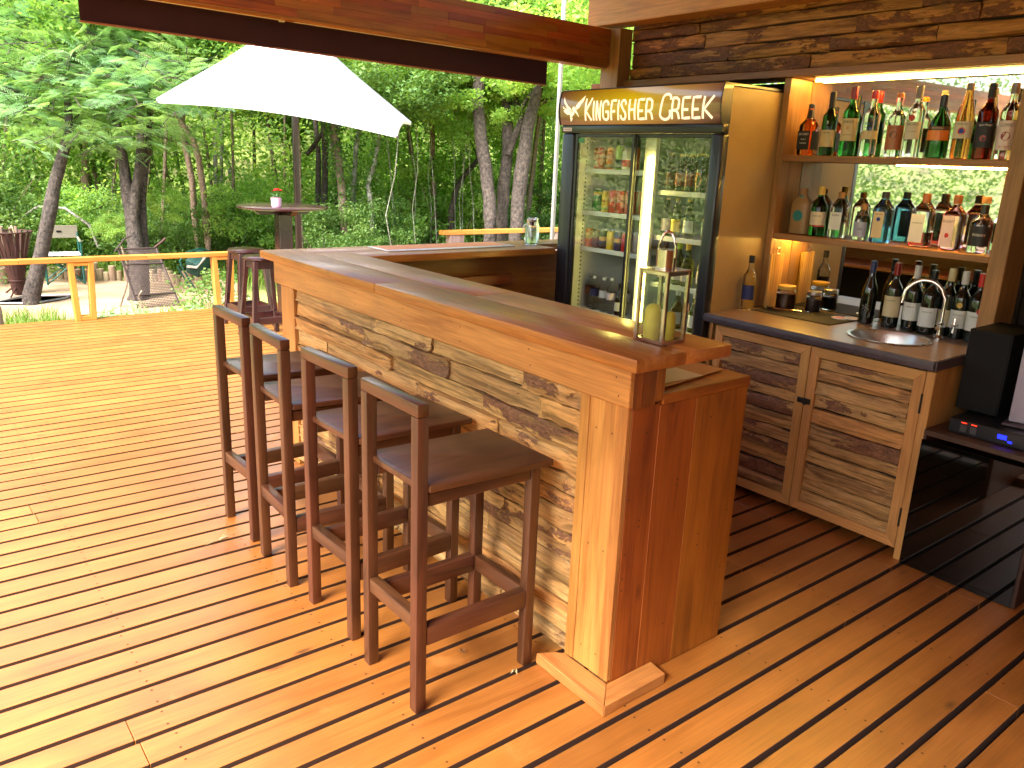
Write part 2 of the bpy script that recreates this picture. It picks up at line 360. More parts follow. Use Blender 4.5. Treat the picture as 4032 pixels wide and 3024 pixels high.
c = mixc(N, L, (.40, .255, .15), (.56, .39, .25), ramp(N, L, n2, [(.35, 0.), (.65, 1.)])); c = mixc(N, L, c, ramp(N, L, n1, [(.3, .6), (.55, 1.), (.75, 1.25)]), .8, 'MULTIPLY')
L.new(c, b.inputs['Base Color']); b.inputs['Roughness'].default_value = .95
bb = N.new('ShaderNodeBump'); bb.inputs['Strength'].default_value = .6; bb.inputs['Distance'].default_value = .02; L.new(n1, bb.inputs['Height']); L.new(bb.outputs[0], b.inputs['Normal'])
# a round sand-floored fire pit area
bm = bmesh.new(); ring = []
for k in range(64):
    a = 2*math.pi*k/64; rr = 1+.02*math.sin(5*a)+.015*math.sin(11*a)
    ring.append(bm.verts.new((1.05+3.05*rr*math.cos(a), 11.3+2.85*rr*math.sin(a), -.349)))
bm.faces.new(ring); o = link('sand_floor', fin(bm), m); tag(o, kind='structure')
# ================================================================== BAR COUNTER
bar = thing('bar_counter', 'L-shaped timber bar counter faced with rough live-edge slabs', 'bar counter', (1.7, 1.57, 0))
def B(name, x0, x1, y0, y1, z0, z1, mat, b=.003, seg=1): return bp(name, bar, x0-1.7, x1-1.7, y0-1.57, y1-1.57, z0, z1, mat, b, seg)
# counter top boards (front run along Y, return along X)
B('counter_board', 1.655, 1.872, 1.512, 3.06, 1.122, 1.164, TOPW('Y'), .006, 2)
B('counter_board', 1.655, 1.872, 3.062, 4.375, 1.122, 1.1635, TOPW('Y'), .006, 2)
B('counter_board', 1.874, 2.092, 1.512, 2.62, 1.122, 1.1638, TOPW('Y'), .006, 2)
B('counter_board', 1.874, 2.092, 2.622, 4.14, 1.122, 1.164, TOPW('Y'), .006, 2)
B('counter_board', 1.8745, 3.9, 4.142, 4.375, 1.122, 1.1632, TOPW('X'), .006, 2)
B('counter_board', 2.094, 3.44, 3.925, 4.1398, 1.122, 1.1636, TOPW('X'), .006, 2)
# frieze, end blocks, posts
B('frieze_board', 1.678, 1.699, 1.552, 4.235, 1.003, 1.1215, PINE('Y'), .003)
B('end_block', 1.701, 1.74, 1.556, 1.60, .992, 1.121, PINED('Z'), .002)
B('end_block', 1.742, 1.806, 1.560, 1.62, .992, 1.121, PINED('Z'), .002)
B('end_block', 1.808, 1.846, 1.5625, 1.61, 1.003, 1.121, PINED('Z'), .002)
B('shelf_edge', 1.848, 2.292, 1.566, 1.588, .985, 1.02, PINED('X'), .003)
B('work_top', 1.80, 2.295, 1.59, 3.92, .992, 1.018, PINED('Y'), .003)
for y0, y1 in ((1.572, 1.612), (1.6125, 1.6585), (1.659, 1.7365), (1.737, 1.778)): B('corner_board', 1.70-.003*(y1 > 1.75), 1.722, y0, y1, .044, 1.002, PINE('Z'), .0025)
B('corner_board', 1.70, 1.722, 4.035, 4.2, 0, 1.002, PINE('Z'), .003)
B('side_board', 1.7225, 1.843, 1.572, 1.596, .002, .991, PINED('Z'), .002)
B('side_board', 1.8435, 2.02, 1.5715, 1.596, .002, .984, PINED('Z'), .002)
B('side_board', 2.0205, 2.29, 1.572, 1.596, .002, .984, PINED('Z'), .002)
# mitred plinth blocks
for pts, ax in (([(1.612, 1.49), (1.70, 1.57), (1.70, 1.775), (1.68, 1.80), (1.617, 1.834)], 'Y'), ([(1.6135, 1.4895), (1.905, 1.4945), (1.915, 1.571), (1.7015, 1.5695)], 'X')):
    bm = bmesh.new(); lo = [bm.verts.new((x-1.75, y-1.57, 0.001)) for x, y in pts]; hi = [bm.verts.new((x-1.75, y-1.57, .041)) for x, y in pts]
    bm.faces.new(lo); bm.faces.new(hi)
    for k in range(len(pts)): bm.faces.new((lo[k], lo[(k+1) % len(pts)], hi[(k+1) % len(pts)], hi[k]))
    bevel(bm, .002); link('plinth_block', fin(bm), PINE(ax), bar, (.05, 0, 0))
nl = flat('nail_head', (.10, .05, .025), .5, .4); bmn = bmesh.new()
rn = random.Random(8)
for k in range(7):
    for dz in (.03, .085): 
        bmesh.ops.create_circle(bmn, cap_ends=True, radius=.0032, segments=8, matrix=Matrix.Translation((1.6772-1.7, 1.6+k*.42+rn.uniform(-.01, .01)-1.57, 1.003+dz))@Matrix.Rotation(R(90), 4, 'Y'))
for k in range(16):
    bmesh.ops.create_circle(bmn, cap_ends=True, radius=.0035, segments=8, matrix=Matrix.Translation((rn.choice([1.735, 1.79, 1.86, 1.96, 2.1, 2.25])-1.7, 1.5708-1.57-.0006, rn.uniform(.08, .95)))@Matrix.Rotation(R(90), 4, 'X'))
for z_ in (.12, .5, .9):
    for y_ in (1.63, 1.70): bmesh.ops.create_circle(bmn, cap_ends=True, radius=.0032, segments=8, matrix=Matrix.Translation((1.6988-1.7, y_-1.57, z_))@Matrix.Rotation(R(90), 4, 'Y'))
o = link('nail_heads', fin(bmn), nl, bar); o['kind'] = 'stuff'
# backing and inside
B('backing_board', 1.735, 1.75, 1.60, 4.19, .02, .99, flat('dark_backing', (.02, .012, .008), .9), 0)
B('inner_board', 1.80, 3.96, 4.16, 4.18, .70, 1.11, PINED('X'), .003)
B('inner_board', 1.80, 3.96, 4.162, 4.182, .02, .696, PINED('X'), .003)
B('cleat', 2.45, 3.2, 4.05, 4.10, .93, .99, PINED('X'), .003)
B('cleat', 2.62, 2.98, 4.02, 4.06, .84, .875, PINE('X'), .003)
B('inner_shelf', 1.80, 2.27, 1.6, 3.9, .48, .505, PINED('Y'), .003)
def slab_me(Lg, h, t, seed, ends=True, nx=7):
    """rough-sawn live-edge slab: length along Y, height along Z, bulging towards -X; origin at its middle on the back"""
    r = random.Random(seed); bm = bmesh.new(); rows = []
    pz = [-.5, -.47, -.3, 0.02, .3, .47, .5]; px = [0, .62, .95, 1.0, .93, .58, 0]
    lean = r.uniform(-.35, .35); fl = r.choice([.2, .25, .4, .6, 1])
    wob = [r.uniform(-1, 1) for _ in range(nx+1)]; wob2 = [r.uniform(-1, 1) for _ in range(nx+1)]; th = [r.uniform(.85, 1.12) for _ in range(nx+1)]
    for i in range(nx+1):
        y = (i/nx-.5)*Lg; row = []
        for a, q in zip(pz, px):
            z = a*h+(wob[i]*.06*h if a > .2 else wob2[i]*.06*h if a < -.2 else 0)
            qq = min(1, q**fl if q > 0 else 0)*(1+lean*a)
            e = .55 if (i in (0, nx) and q > .8) else 1
            row.append(bm.verts.new((-t*qq*th[i]*e*(1+r.uniform(-.06, .06)), y+(r.uniform(-.003, .003) if i in (0, nx) else 0), z)))
        rows.append(row)
    for A, B_ in zip(rows, rows[1:]):
        for k in range(len(pz)-1): bm.faces.new((A[k], A[k+1], B_[k+1], B_[k]))
        bm.faces.new((A[-1], A[0], B_[0], B_[-1]))
    bm.faces.new(rows[0]); bm.faces.new(rows[-1][::-1])
    return fin(bm, True, 'slab')
def slab_field(parent, x, y0, y1, z0, z1, rowh, mat, lens, t, seed, px=0, py=0, tilt=0.004):
    r = random.Random(seed); z = z0; nrow = max(1, round((z1-z0)/rowh)); hs = [r.uniform(.75, 1.25) for _ in range(nrow)]; s = sum(hs); hs = [h*(z1-z0)/s for h in hs]
    for h in hs:
        if lens is None: cuts = [y0, y1]
        else:
            cuts = [y0]; 
            while True:
                nx_ = cuts[-1]+r.uniform(*lens)*(.5 if len(cuts) == 1 and r.random() < .5 else 1)
                if nx_ > y1-.18: break
                cuts.append(nx_)
            cuts.append(y1)
        for a, c in zip(cuts, cuts[1:]):
            me = slab_me(c-a-.003, h*.955-.0015, t*r.uniform(.5, 1.5), r.random())
            link('slab', me, mat, parent, (x-px+r.uniform(-.003, .003), (a+c)/2-py, z+h/2), (r.uniform(-tilt, tilt), 0, 0))
        z += h
slab_field(bar, 1.731, 1.779, 4.034, .035, 1.0, .071, SLAB(), (.4, 1.0), .027, 3, 1.7, 1.57)
# ================================================================== BACK WALL (post, beams, plank-clad wall, roof)
post = bp('timber_post', None, 3.835, 3.95, 3.872, 4.03, 0, 2.52, PALE('Z'), .004); tag(post, 'square timber post behind the drinks fridge carrying the beam', 'post')
beam = thing('laminated_beam', 'long laminated timber beam crossing above the bar to the post', 'beam', (.8, 4.0, 2.435))
beam.rotation_euler = (0, R(.65), 0)
z = 2.305; r = random.Random(5); rows = 6; top = 2.525
for k in range(rows):
    h = (top-2.305)/rows; x = -2.2+r.uniform(-.4, 0)
    while x < 3.828:
        l = r.uniform(.45, 1.5) if x < .5 else r.uniform(.22, .6); x2 = min(3.829, x+l)
        if x2 > 3.72: x2 = 3.829
        bp('laminate_strip', beam, x-.8, x2-.8-.0004, -.05+r.uniform(-.0012, .0008), .05, z-2.41, z+h-.0005-2.41, BEAMW('X'), .0008)
        x = x2
    z += h
bp('under_trim', beam, -3, 3.02, -.047, .05, -.117, -.1055, PINE('X'), .002)
blind = thing('roller_blind', 'dark brown fabric blind pulled part way down under the beam', 'blind', (2.1, 4.11, 2.2))
bm = bmesh.new(); n = 40; A = []
for i in range(n+1):
    x = .813-2.1+(3.45-.813)*i/n; row = []
    for j in range(6):
        z0_ = 2.203-.043*i/n+.002*math.sin(i*.5); zz = z0_-2.2+(2.5-z0_)*j/5
        row.append(bm.verts.new((x, .004*math.sin(i*.37+j*.4)+.003*math.sin(i*.9), zz)))
    A.append(row)
for P, Q in zip(A, A[1:]):
    for j in range(5): bm.faces.new((P[j], Q[j], Q[j+1], P[j+1]))
bmesh.ops.solidify(bm, geom=list(bm.faces), thickness=.0015)
link('fabric', fin(bm, True), M['cloth'], blind)
bp('bottom_bar', blind, -1.29, 1.35, -.006, .006, -.023, -.014, flat('tan_hem_bar', (.36, .17, .10), .5), .002, 1, (0, R(.93), 0))
t_ = thing('blind_roller_track', 'slim white blind track fixed along the underside of the beam', 'track', (2.1, 4.03, 2.303))
t_.rotation_euler = (0, R(.65), 0)
for a, c in ((-1.2, -.42), (-.35, .72)):
    bp('rail', t_, a, c, -.012, .004, -.002, .008, M['white'], .002)
bp('end_clip', t_, -.425, -.40, -.015, .007, -.008, .0085, M['white'], .002)
timber = bp('header_timber', None, 3.775, 3.928, -1.2, 4.115, 2.533, 2.72, wood('rough_header_timber', (.80, .38, .11), (.5, .19, .045), 'Y', .5, .1, .1, .5, .6), .004); tag(timber, 'thick rough timber lying on top of the plank-clad wall', 'beam')
wall = thing('plank_clad_wall', 'dark wall of rough live-edge boards above the bottle shelves', 'wall', (3.96, 2.5, 0))
slab_field(wall, 3.965, -.5, 3.868, 2.217, 2.7, .068, SLABD(), (.5, 1.3), .028, 12, 3.96, 2.5)
bp('backing_panel', wall, .006, .03, -3, 1.37, -.3+.3+2.178, 2.72, bpy.data.materials['dark_backing'], 0)
bp('header_rail', wall, -.055, .02, -3, 1.40, 2.176, 2.2145, PALE('Y'), .003)
bp('header_rail', wall, -.04, .02, 1.402, 1.70, 2.168, 2.208, PINED('Y'), .003)
bp('rear_panel', wall, .215, .23, -3, 1.4, 0, 2.176, bpy.data.materials['dark_backing'], 0)
bp('top_panel', wall, .021, .214, -3, 1.4, 2.18, 2.20, PALE('Y'), 0)
# side wall of the dark alcove
sw = thing('alcove_wall', 'dark brown board wall closing the alcove beside the speaker', 'wall', (3.8, .4, 0))
for k in range(7): bp('board', sw, -.02, .005, -.9+k*.2, -.9+k*.2+.197, 0, 2.17, wood('dark_stained_board', (.05, .018, .01), (.025, .009, .006), 'Z', .6, 0, .1), .002)
# roof, its unseen reach widened to shade the bar and right-hand deck
roof = thing('roof', None, None, kind='structure', loc=(2.5, 1.5, 3.0))
for k in range(24):
    y0 = -2.8+k*.3
    if y0 > 4.2: break
    bp('ceiling_board', roof, -1.5-2.5, 4.6-2.5, y0-1.5, y0+.296-1.5, .10, .115, wood('ceiling_board_wood', (.50, .20, .06), (.34, .11, .03), 'X', .5, .1, .1, .5), .002)
for x in (-1.45, -.5, .75, 2.0, 3.2): bp('rafter', roof, x-2.5, x+.055-2.5, -4.2, 2.6, -.05, .098, PINED('Y'), .003)
bp('roof_sheet', roof, -4.02, 2.12, -4.32, 2.83, .13, .136, M['steel'], 0)
lw = thing('light_blocking_wall', 'long timber board wall added behind the camera to block light', 'wall', (.5, -2.2, 0))  # added out of view to keep skylight off the bar end
for k in range(16): bp('board', lw, -3.6+k*.5, -3.6+k*.5+.496, -.012, .012, 0, 2.78, PINED('Z'), .003)
for x, y in ((-1.4, -1.6),):
    tag(bp('timber_post', None, x, x+.1, y, y+.1, 0, 2.69, PINE('Z'), .003), 'timber roof post standing behind the camera side of the deck', 'post')
# ================================================================== STOOLS
STO = 'high dark wood stools drawn up along the bar'
def stool(y0, label, dx=0, rz=0, w=.345):
    t = thing('bar_stool', label, 'bar stool', (1.375+dx, y0+w/2, 0), STO, rz)
    x0, x1 = 1.132-1.375, 1.605-1.375; h = w/2; s = .039
    for ya in (-h, h-s):
        # back leg runs on up as the back post
        bp('back_leg', t, x0, x0+s, ya, ya+s, 0, .9838, STOOLW('Z'), .0045, 2)
        bp('front_leg', t, x1-s, x1, ya, ya+s, 0, .742, STOOLW('Z'), .006, 2)
    bp('top_rail', t, x0, x0+s, -h, h, .984, 1.024, STOOLW('Y'), .0045, 2)
    # seat: slab notched round the back posts
    sb = bmesh.new()
    sx0, sx1 = x0+.02, x1+.042
    pts = [(sx0, -h+s+.001), (x0+s+.001, -h+s+.001), (x0+s+.001, -h-.008), (sx1, -h-.012), (sx1, h+.012), (x0+s+.001, h+.008), (x0+s+.001, h-s-.001), (sx0, h-s-.001)]
    lo = [sb.verts.new((x, y, -.011)) for x, y in pts]; hi = [sb.verts.new((x, y, .011)) for x, y in pts]
    sb.faces.new(lo[::-1]); sb.faces.new(hi)
    for k in range(8): sb.faces.new((lo[k], lo[(k+1) % 8], hi[(k+1) % 8], hi[k]))
    bevel(sb, .004, 2); link('seat', fin(sb, True), STOOLW('X'), t, (0, 0, .7555), (0, R(1.1), 0))
    for y in (-h+.006, h-.006-.03): bp('apron', t, x0+s+.001, x1-s-.001, y, y+.03, .70, .7425, STOOLW('X'), .003)
    bp('apron', t, x1-s+.008, x1-.008, -h+s+.001, h-s-.001, .70, .7405, STOOLW('Y'), .003)
    for y in (-h+.002, h-.002-.038): bp('stretcher', t, x0+s+.001, x1-s-.001, y, y+.038, .232, .297, STOOLW('X'), .004, 2)
    bp('stretcher', t, x0+.004, x0+.04, -h+s+.001, h-s-.001, .288, .338, STOOLW('Y'), .004, 2)
    bp('stretcher', t, x1-s+.002, x1-.006, -h+s+.001, h-s-.001, .236, .296, STOOLW('Y'), .004, 2)
    return t
stool(1.843, 'bar stool at the near end of the row, beside the counter corner')
stool(2.322, 'second bar stool from the near corner of the counter', .012, R(2.2))
stool(2.780, 'third bar stool from the near corner of the counter', -.010, R(-2.0))
stool(3.255, 'last bar stool in the row, farthest from the counter corner', .004, R(1.2))
# round-topped mahogany stools
def rstool(x, y, label, rz):
    t = thing('round_stool', label, 'bar stool', (x, y, 0), 'round-topped mahogany stools by the far corner of the bar', rz)
    link('seat', lathe_me([(0, .728), (.165, .728), (.178, .736), (.178, .752), (.168, .76), (0, .761)], 28), MAHO('X'), t)
    leg = bmesh.new()
    for sx in (-1, 1):
        for sy in (-1, 1):
            bm = bmesh.new(); q = .021
            lo = [bm.verts.new((sx*.178+a*q, sy*.178+b_*q, 0)) for a, b_ in ((-1, -1), (1, -1), (1, 1), (-1, 1))]
            hi = [bm.verts.new((sx*.112+a*q, sy*.112+b_*q, .7275)) for a, b_ in ((-1, -1), (1, -1), (1, 1), (-1, 1))]
            bm.faces.new(lo[::-1]); bm.faces.new(hi)
            for k in range(4): bm.faces.new((lo[k], lo[(k+1) % 4], hi[(k+1) % 4], hi[k]))
            bevel(bm, .004); link('leg', fin(bm), MAHO('Z'), t)
    leg.free()
    for s in (-1, 1):
        bp('apron', t, -.10, .10, s*.113-.012, s*.113+.012, .655, .727, MAHO('X'), .002)
        bp('apron', t, s*.113-.012, s*.113+.012, -.10, .10, .655, .727, MAHO('Y'), .002)
        bp('stretcher', t, -.135, .135, s*.158-.014, s*.158+.014, .155, .215, MAHO('X'), .003)
        bp('stretcher', t, s*.158-.014, s*.158+.014, -.135, .135, .155, .215, MAHO('Y'), .003)
rstool(2.76, 7.22, 'round mahogany stool nearer the bar, in front of its twin', R(0))
rstool(2.83, 7.82, 'round mahogany stool standing behind another against the rail', R(4))
# round tall table
t = thing('tall_table', 'tall round mahogany table on a single square leg', 'table', (3.30, 8.02, 0))
link('table_top', lathe_me([(0, 1.128), (.44, 1.128), (.455, 1.135), (.455, 1.15), (.44, 1.158), (0, 1.159)], 40), MAHO('X'), t)
bp('leg', t, -.07, .07, -.07, .07, .04, 1.07, MAHO('Z'), .005)
for ax in 'XY':
    bm = bmesh.new(); pr = [(-.33, .0), (.33, 0), (.25, -.056), (-.25, -.056)]
    A = [bm.verts.new((x, -.03, z) if ax == 'X' else (-.03, x, z)) for x, z in pr]; Bv = [bm.verts.new((x, .03, z) if ax == 'X' else (.03, x, z)) for x, z in pr]
    bm.faces.new(A); bm.faces.new(Bv)
    for k in range(4): bm.faces.new((A[k], A[(k+1) % 4], Bv[(k+1) % 4], Bv[k]))
    link('bearer', fin(bm), MAHO(ax), t, (0, 0, 1.1275 if ax == 'X' else 1.1265))
bp('foot', t, -.3, .3, -.05, .05, 0, .038, MAHO('X'), .004)
p = thing('potted_plant', 'small pink pot with a bright red flower on the tall table', 'plant pot', (3.17, 7.86, 1.159))
link('pot', lathe_me([(0, 0), (.043, 0), (.052, .085), (.047, .085), (.045, .07), (0, .07)], 24), flat('pink_pot', (.68, .36, .50), .4, var=.05), p)
bm = bmesh.new()
for k in range(11):
    a = k*1.3
    for j in range(2):
        z0 = .018+j*.03
        tube_into(bm, [(math.cos(a+d)*.0515*(.86+z0*1.7), math.sin(a+d)*.0515*(.86+z0*1.7), z0+dz) for d, dz in ((0, 0), (.28, .014), (.56, 0), (.28, -.014), (0, 0))], .0012, 4, False)
link('relief_pattern', fin(bm), flat('pale_pink_relief', (.8, .62, .72), .5), p)
def petals(name, parent, n, r0, r1, w, tilt, mat, loc, seed=1, up_=.4):
    r = random.Random(seed); bm = bmesh.new()
    for k in range(n):
        a = 2*math.pi*k/n+r.uniform(-.3, .3); l = r.uniform(r0, r1); u = Vector((math.cos(a), math.sin(a), r.uniform(up_-.4, up_+.4))).normalized(); s = Vector((-math.sin(a), math.cos(a), 0))
        P = [u*.004, u*l*.45+s*w/2+Vector((0, 0, .01)), u*l+Vector((0, 0, -.005)), u*l*.45-s*w/2+Vector((0, 0, .01))]
        bm.faces.new([bm.verts.new(q) for q in P])
    return link(name, fin(bm), mat, parent, loc)
petals('leaves', p, 16, .05, .09, .02, 0, flat('pot_leaf', (.06, .16, .05), .5), (0, 0, .085), 4, .5)
petals('flower', p, 9, .04, .065, .03, 0, flat('red_petal', (.75, .015, .03), .45), (.012, 0, .155), 8, .3)
tube('stem', p, [(0, 0, .07), (.012, 0, .155)], .003, flat('stem_green', (.08, .2, .04), .5), 6)
# ================================================================== PARASOL
um = thing('parasol', 'large white square parasol on a dark wooden pole', 'parasol', (3.86, 8.95, 0))
o0 = Vector((3.86, 8.95, 0))
bp('pole', um, -.03, .03, -.03, .03, 0, 3.0, wood('dark_pole', (.022, .010, .007), (.012, .006, .005), 'Z', .4, .2, .1), .008, 2)
cs = [Vector((2.44, 9.10, 2.155)), Vector((4.22, 7.30, 1.90)), Vector((5.36, 8.93, 2.09)), Vector((3.60, 10.75, 2.34))]
apex = Vector((3.86, 8.95, 3.10)); m, N, L, b = NM('white_canvas')
b.inputs['Base Color'].default_value = (.82, .83, .84, 1); b.inputs['Roughness'].default_value = .85
tr = N.new('ShaderNodeBsdfTranslucent'); tr.inputs[0].default_value = (.85, .85, .82, 1); mx = N.new('ShaderNodeMixShader'); mx.inputs[0].default_value = .3
L.new(b.outputs[0], mx.inputs[1]); L.new(tr.outputs[0], mx.inputs[2]); L.new(mx.outputs[0], N['Material Output'].inputs[0]); M['canvas'] = m
for k in range(4):
    A_, B_ = cs[k], cs[(k+1) % 4]; bm = bmesh.new(); n, mm = 10, 8; G_ = []
    for i in range(n+1):
        s = i/n; row = []
        for j in range(mm+1):
            q = j/mm*.93+.07
            e = A_.lerp(B_, s); e = e+Vector((0, 0, 1))*(.05*math.sin(math.pi*s))*q**2+(apex-e)*(.03*math.sin(math.pi*s))*q**3*Vector((1, 1, 0)).length/1.4*0.6
            P_ = apex.lerp(e, q); P_.z -= .03*math.sin(math.pi*q)
            row.append(bm.verts.new(P_-o0))
        G_.append(row)
    for P, Q in zip(G_, G_[1:]):
        for j in range(mm): bm.faces.new((P[j], Q[j], Q[j+1], P[j+1]))
    # short hanging valance
    lows = [bm.verts.new(v[-1].co+Vector((0, 0, -.035))) for v in G_]
    for i in range(n): bm.faces.new((G_[i][-1], G_[i+1][-1], lows[i+1], lows[i]))
    link('canopy_panel', fin(bm, True), m, um)
for c_ in cs:
    tube('rib', um, [apex-o0-Vector((0, 0, .1)), (apex.lerp(c_, .5)-o0)-Vector((0, 0, .075)), c_-o0-Vector((0, 0, .03))], .012, bpy.data.materials['dark_pole_z'], 6)
for c_ in cs: tube('hip_seam', um, [apex-o0-Vector((0, 0, .0)), (apex.lerp(c_, .5)-o0)-Vector((0, 0, .026)), c_-o0+Vector((0, 0, .002))], .007, flat('canvas_seam', (.30, .31, .33), .8) if c_ is cs[0] else bpy.data.materials['canvas_seam'], 5)
bp('top_cap', um, -.12, .2, -.1, .18, 3.06, 3.11, m, .01)
bp('base_block', um, -.28, .28, -.28, .28, -.3, -.2, flat('concrete', (.35, .34, .32), .9, var=.1), .01)
# ================================================================== RAILINGS
rail = thing('deck_railing', 'low yellow-stained railing along the far edge of the deck', 'railing', (0, 8.77, 0))
bp('handrail', rail, -2.6, 1.0, -.05, .05, .575, .62, YELW('X'), .004)
bp('handrail', rail, 1.002, 2.13, -.05, .05, .575, .6215, YELW('X'), .004)
bp('handrail', rail, 2.132, 3.35, -.05, .05, .575, .62, YELW('X'), .004)
def railpost(cx):
    q = thing('trapezoid_post', None, None, (cx, 0, 0)); q.parent = rail
    for s in (-1, 1):
        bm = bmesh.new(); w = .025
        lo = [bm.verts.new((s*(.093-w)+a*w*1.05, b_*.045, 0)) for a, b_ in ((-1, -1), (1, -1), (1, 1), (-1, 1))]
        hi = [bm.verts.new((s*(.115-w)+a*w, b_*.045, .574)) for a, b_ in ((-1, -1), (1, -1), (1, 1), (-1, 1))]
        bm.faces.new(lo[::-1]); bm.faces.new(hi)
        for k in range(4): bm.faces.new((lo[k], lo[(k+1) % 4], hi[(k+1) % 4], hi[k]))
        bevel(bm, .003); link('upright', fin(bm), YELW('Z'), q)
    bp('cross_block', q, -.044, .044, -.043, .043, .001, .045, YELW('X'), .003)
    bp('cross_block', q, -.066, .066, -.043, .043, .54, .573, YELW('X'), .003)
for cx in (-1.2, 1.52, 2.9): railpost(cx)
r2 = thing('bench_rail', 'pale timber rail on a short stump beyond the return counter', 'railing', (6.4, 8.74, 0))
bp('handrail', r2, -.70, 1.6, -.06, .06, .735, .79, YELW('X'), .004)
bp('stump_post', r2, -.60, -.37, -.05, .05, 0, .734, wood('grey_weathered', (.38, .30, .26), (.20, .14, .12), 'Z', .8, 0, .1), .006)
bp('stump_post', r2, 1.2, 1.4, -.05, .05, 0, .734, bpy.data.materials['grey_weathered_z'], .006)
tag(tube('white_pole', None, [(3.92, 4.52, 0), (3.93, 4.53, 2.9)], .016, M['white'], 10), 'slim white upright pole behind the left side of the fridge', 'pole')
# ================================================================== CAMP AREA
def logs():
    P = [(-.9, 13.2), (-.2, 13.55), (.5, 13.8), (1.35, 13.85), (1.49, 13.91), (1.88, 14.12), (2.08, 14.03), (2.3, 13.94), (2.59, 13.75), (2.76, 13.62), (3.06, 13.49), (3.32, 13.3), (3.45, 13.0), (3.58, 12.64), (3.69, 12.46), (3.80, 12.2), (3.95, 11.8), (4.05, 11.4)]
    t = thing('log_border', 'curved border of short upright logs round the sand floor', 'log edging', (2, 13, -.35)); r = random.Random(3)
    wm = [wood('cut_log', (.40, .30, .19), (.22, .15, .09), 'Z', .85, 0, .3), wood('end_grain', (.55, .40, .22), (.42, .28, .14), 'X', .85, 0, .2)]
    for a, c in zip(P, P[1:]):
        A, B_ = Vector((*a, 0)), Vector((*c, 0)); d = (B_-A).length; s = 0
        while s < d:
            rr = r.uniform(.038, .065) if r.random() < .8 else r.uniform(.06, .085); s += rr
            q = A.lerp(B_, min(1, s/d)); h = r.uniform(.10, .25)+(rr > .06)*.05; s += rr
            me = lathe_me([(0, -.03), (rr, -.03), (rr*r.uniform(.95, 1.05), h*.5), (rr, h-.006), (rr-.008, h), (0, h+.004)], 12)
            link('log', me, wm[0], t, (q.x-2+r.uniform(-.02, .02), q.y-13+r.uniform(-.02, .02), 0), (r.uniform(-.05, .05), r.uniform(-.05, .05), r.uniform(0, 6)))
logs()
tag(link('log_stump', lathe_me([(0, -.05), (.07, -.05), (.075, .2), (.072, .44), (.064, .45), (0, .452)], 14), bpy.data.materials['cut_log_z'], None, (.80, 9.32, -.35)), 'pale upright stump at the left edge beside the deck', 'stump')
gtube = flat('green_chair_tube', (.015, .09, .075), .35, .2)
ch = thing('directors_chair', 'folding camp chair with green tube frame and pale seat', 'camp chair', (2.12, 13.5, -.35), rz=R(-6))
for s in (-.24, .24):
    tube('arm', ch, [(s, -.22, .64), (s, .22, .66)], .018, wood('arm_wood', (.34, .30, .22), (.2, .17, .12), 'Y', .8), 8)
    tube('frame', ch, [(s, .22, .02), (s, .22, .60), (s*.98, .27, .84)], .014, gtube, 8)
    tube('frame', ch, [(s, -.22, .02), (s, -.22, .64)], .014, gtube, 8)
for y in (-.2, .2): tube('crossbar', ch, [(-.24, y, .03), (.24, y, .44)], .011, gtube, 6); tube('crossbar', ch, [(.24, y+.015, .03), (-.24, y+.015, .44)], .011, gtube, 6)
bp('seat', ch, -.235, .235, -.215, .215, .44, .452, flat('pale_seat_canvas', (.60, .62, .66), .8), .004)
bp('backrest', ch, -.25, .25, .24, .255, .655, .84, flat('taupe_canvas', (.20, .175, .13), .85, var=.08), .004)
bp('back_tag', ch, -.035, .03, .232, .2395, .74, .765, M['matt_black'], .001)
c2 = thing('folded_camp_chair', 'green camp chair tipped over beyond the second rail post', 'camp chair', (3.62, 12.0, -.08), rz=R(30))
tube('frame', c2, [(-.3, 0, .1), (-.35, 0, .22), (-.22, 0, .32), (.05, 0, .36), (.26, 0, .30)], .014, gtube, 8)
tube('frame', c2, [(-.3, .1, .12), (-.1, .05, -.25)], .013, gtube, 8); tube('frame', c2, [(-.34, 0, .16), (-.06, 0, -.27)], .013, gtube, 8)
bp('seat', c2, -.1, .26, -.06, .16, .02, .27, flat('dark_green_canvas', (.008, .05, .04), .6), .03, 2, (R(20), R(-25), 0))
bp('seat_pad', c2, -.16, .1, -.1, .1, .16, .18, flat('grey_pad', (.24, .2, .17), .8), .008, 1, (0, R(-35), 0))
br = thing('fire_basket', 'rust brown slatted metal fire basket on a narrow stem', 'fire basket', (1.42, 12.75, -.35)); rust = flat('rusty_strap', (.05, .018, .014), .65, .3, var=.35)
for k in range(18):
    a = 2*math.pi*k/18; bm = bmesh.new(); pr = [(.07, 0.02), (.09, .2), (.14, .5), (.22, .80), (.245, .86)]; rows = []
    for r_, z_ in pr:
        w = .012+r_*.06; c, s = math.cos(a), math.sin(a)
        rows.append([bm.verts.new((c*rr-s*q*w, s*rr+c*q*w, z_)) for rr in (r_, r_+.004) for q in (-1, 1)])
    for P, Q in zip(rows, rows[1:]):
        for i, j in ((0, 1), (1, 3), (3, 2), (2, 0)): bm.faces.new((P[i], P[j], Q[j], Q[i]))
    bm.faces.new([rows[0][i] for i in (0, 1, 3, 2)]); bm.faces.new([rows[-1][i] for i in (0, 1, 3, 2)])
    link('slat', fin(bm), rust, br)
for rr, z_ in ((.252, .855), (.15, .5), (.1, .2)): tube('hoop', br, [(math.cos(a*math.pi/12)*rr, math.sin(a*math.pi/12)*rr, z_) for a in range(25)], .01, rust, 6)
link('ash_bowl', lathe_me([(0, .3), (.1, .32), (.13, .5), (.125, .5), (.09, .33), (0, .31)], 16), rust, br)
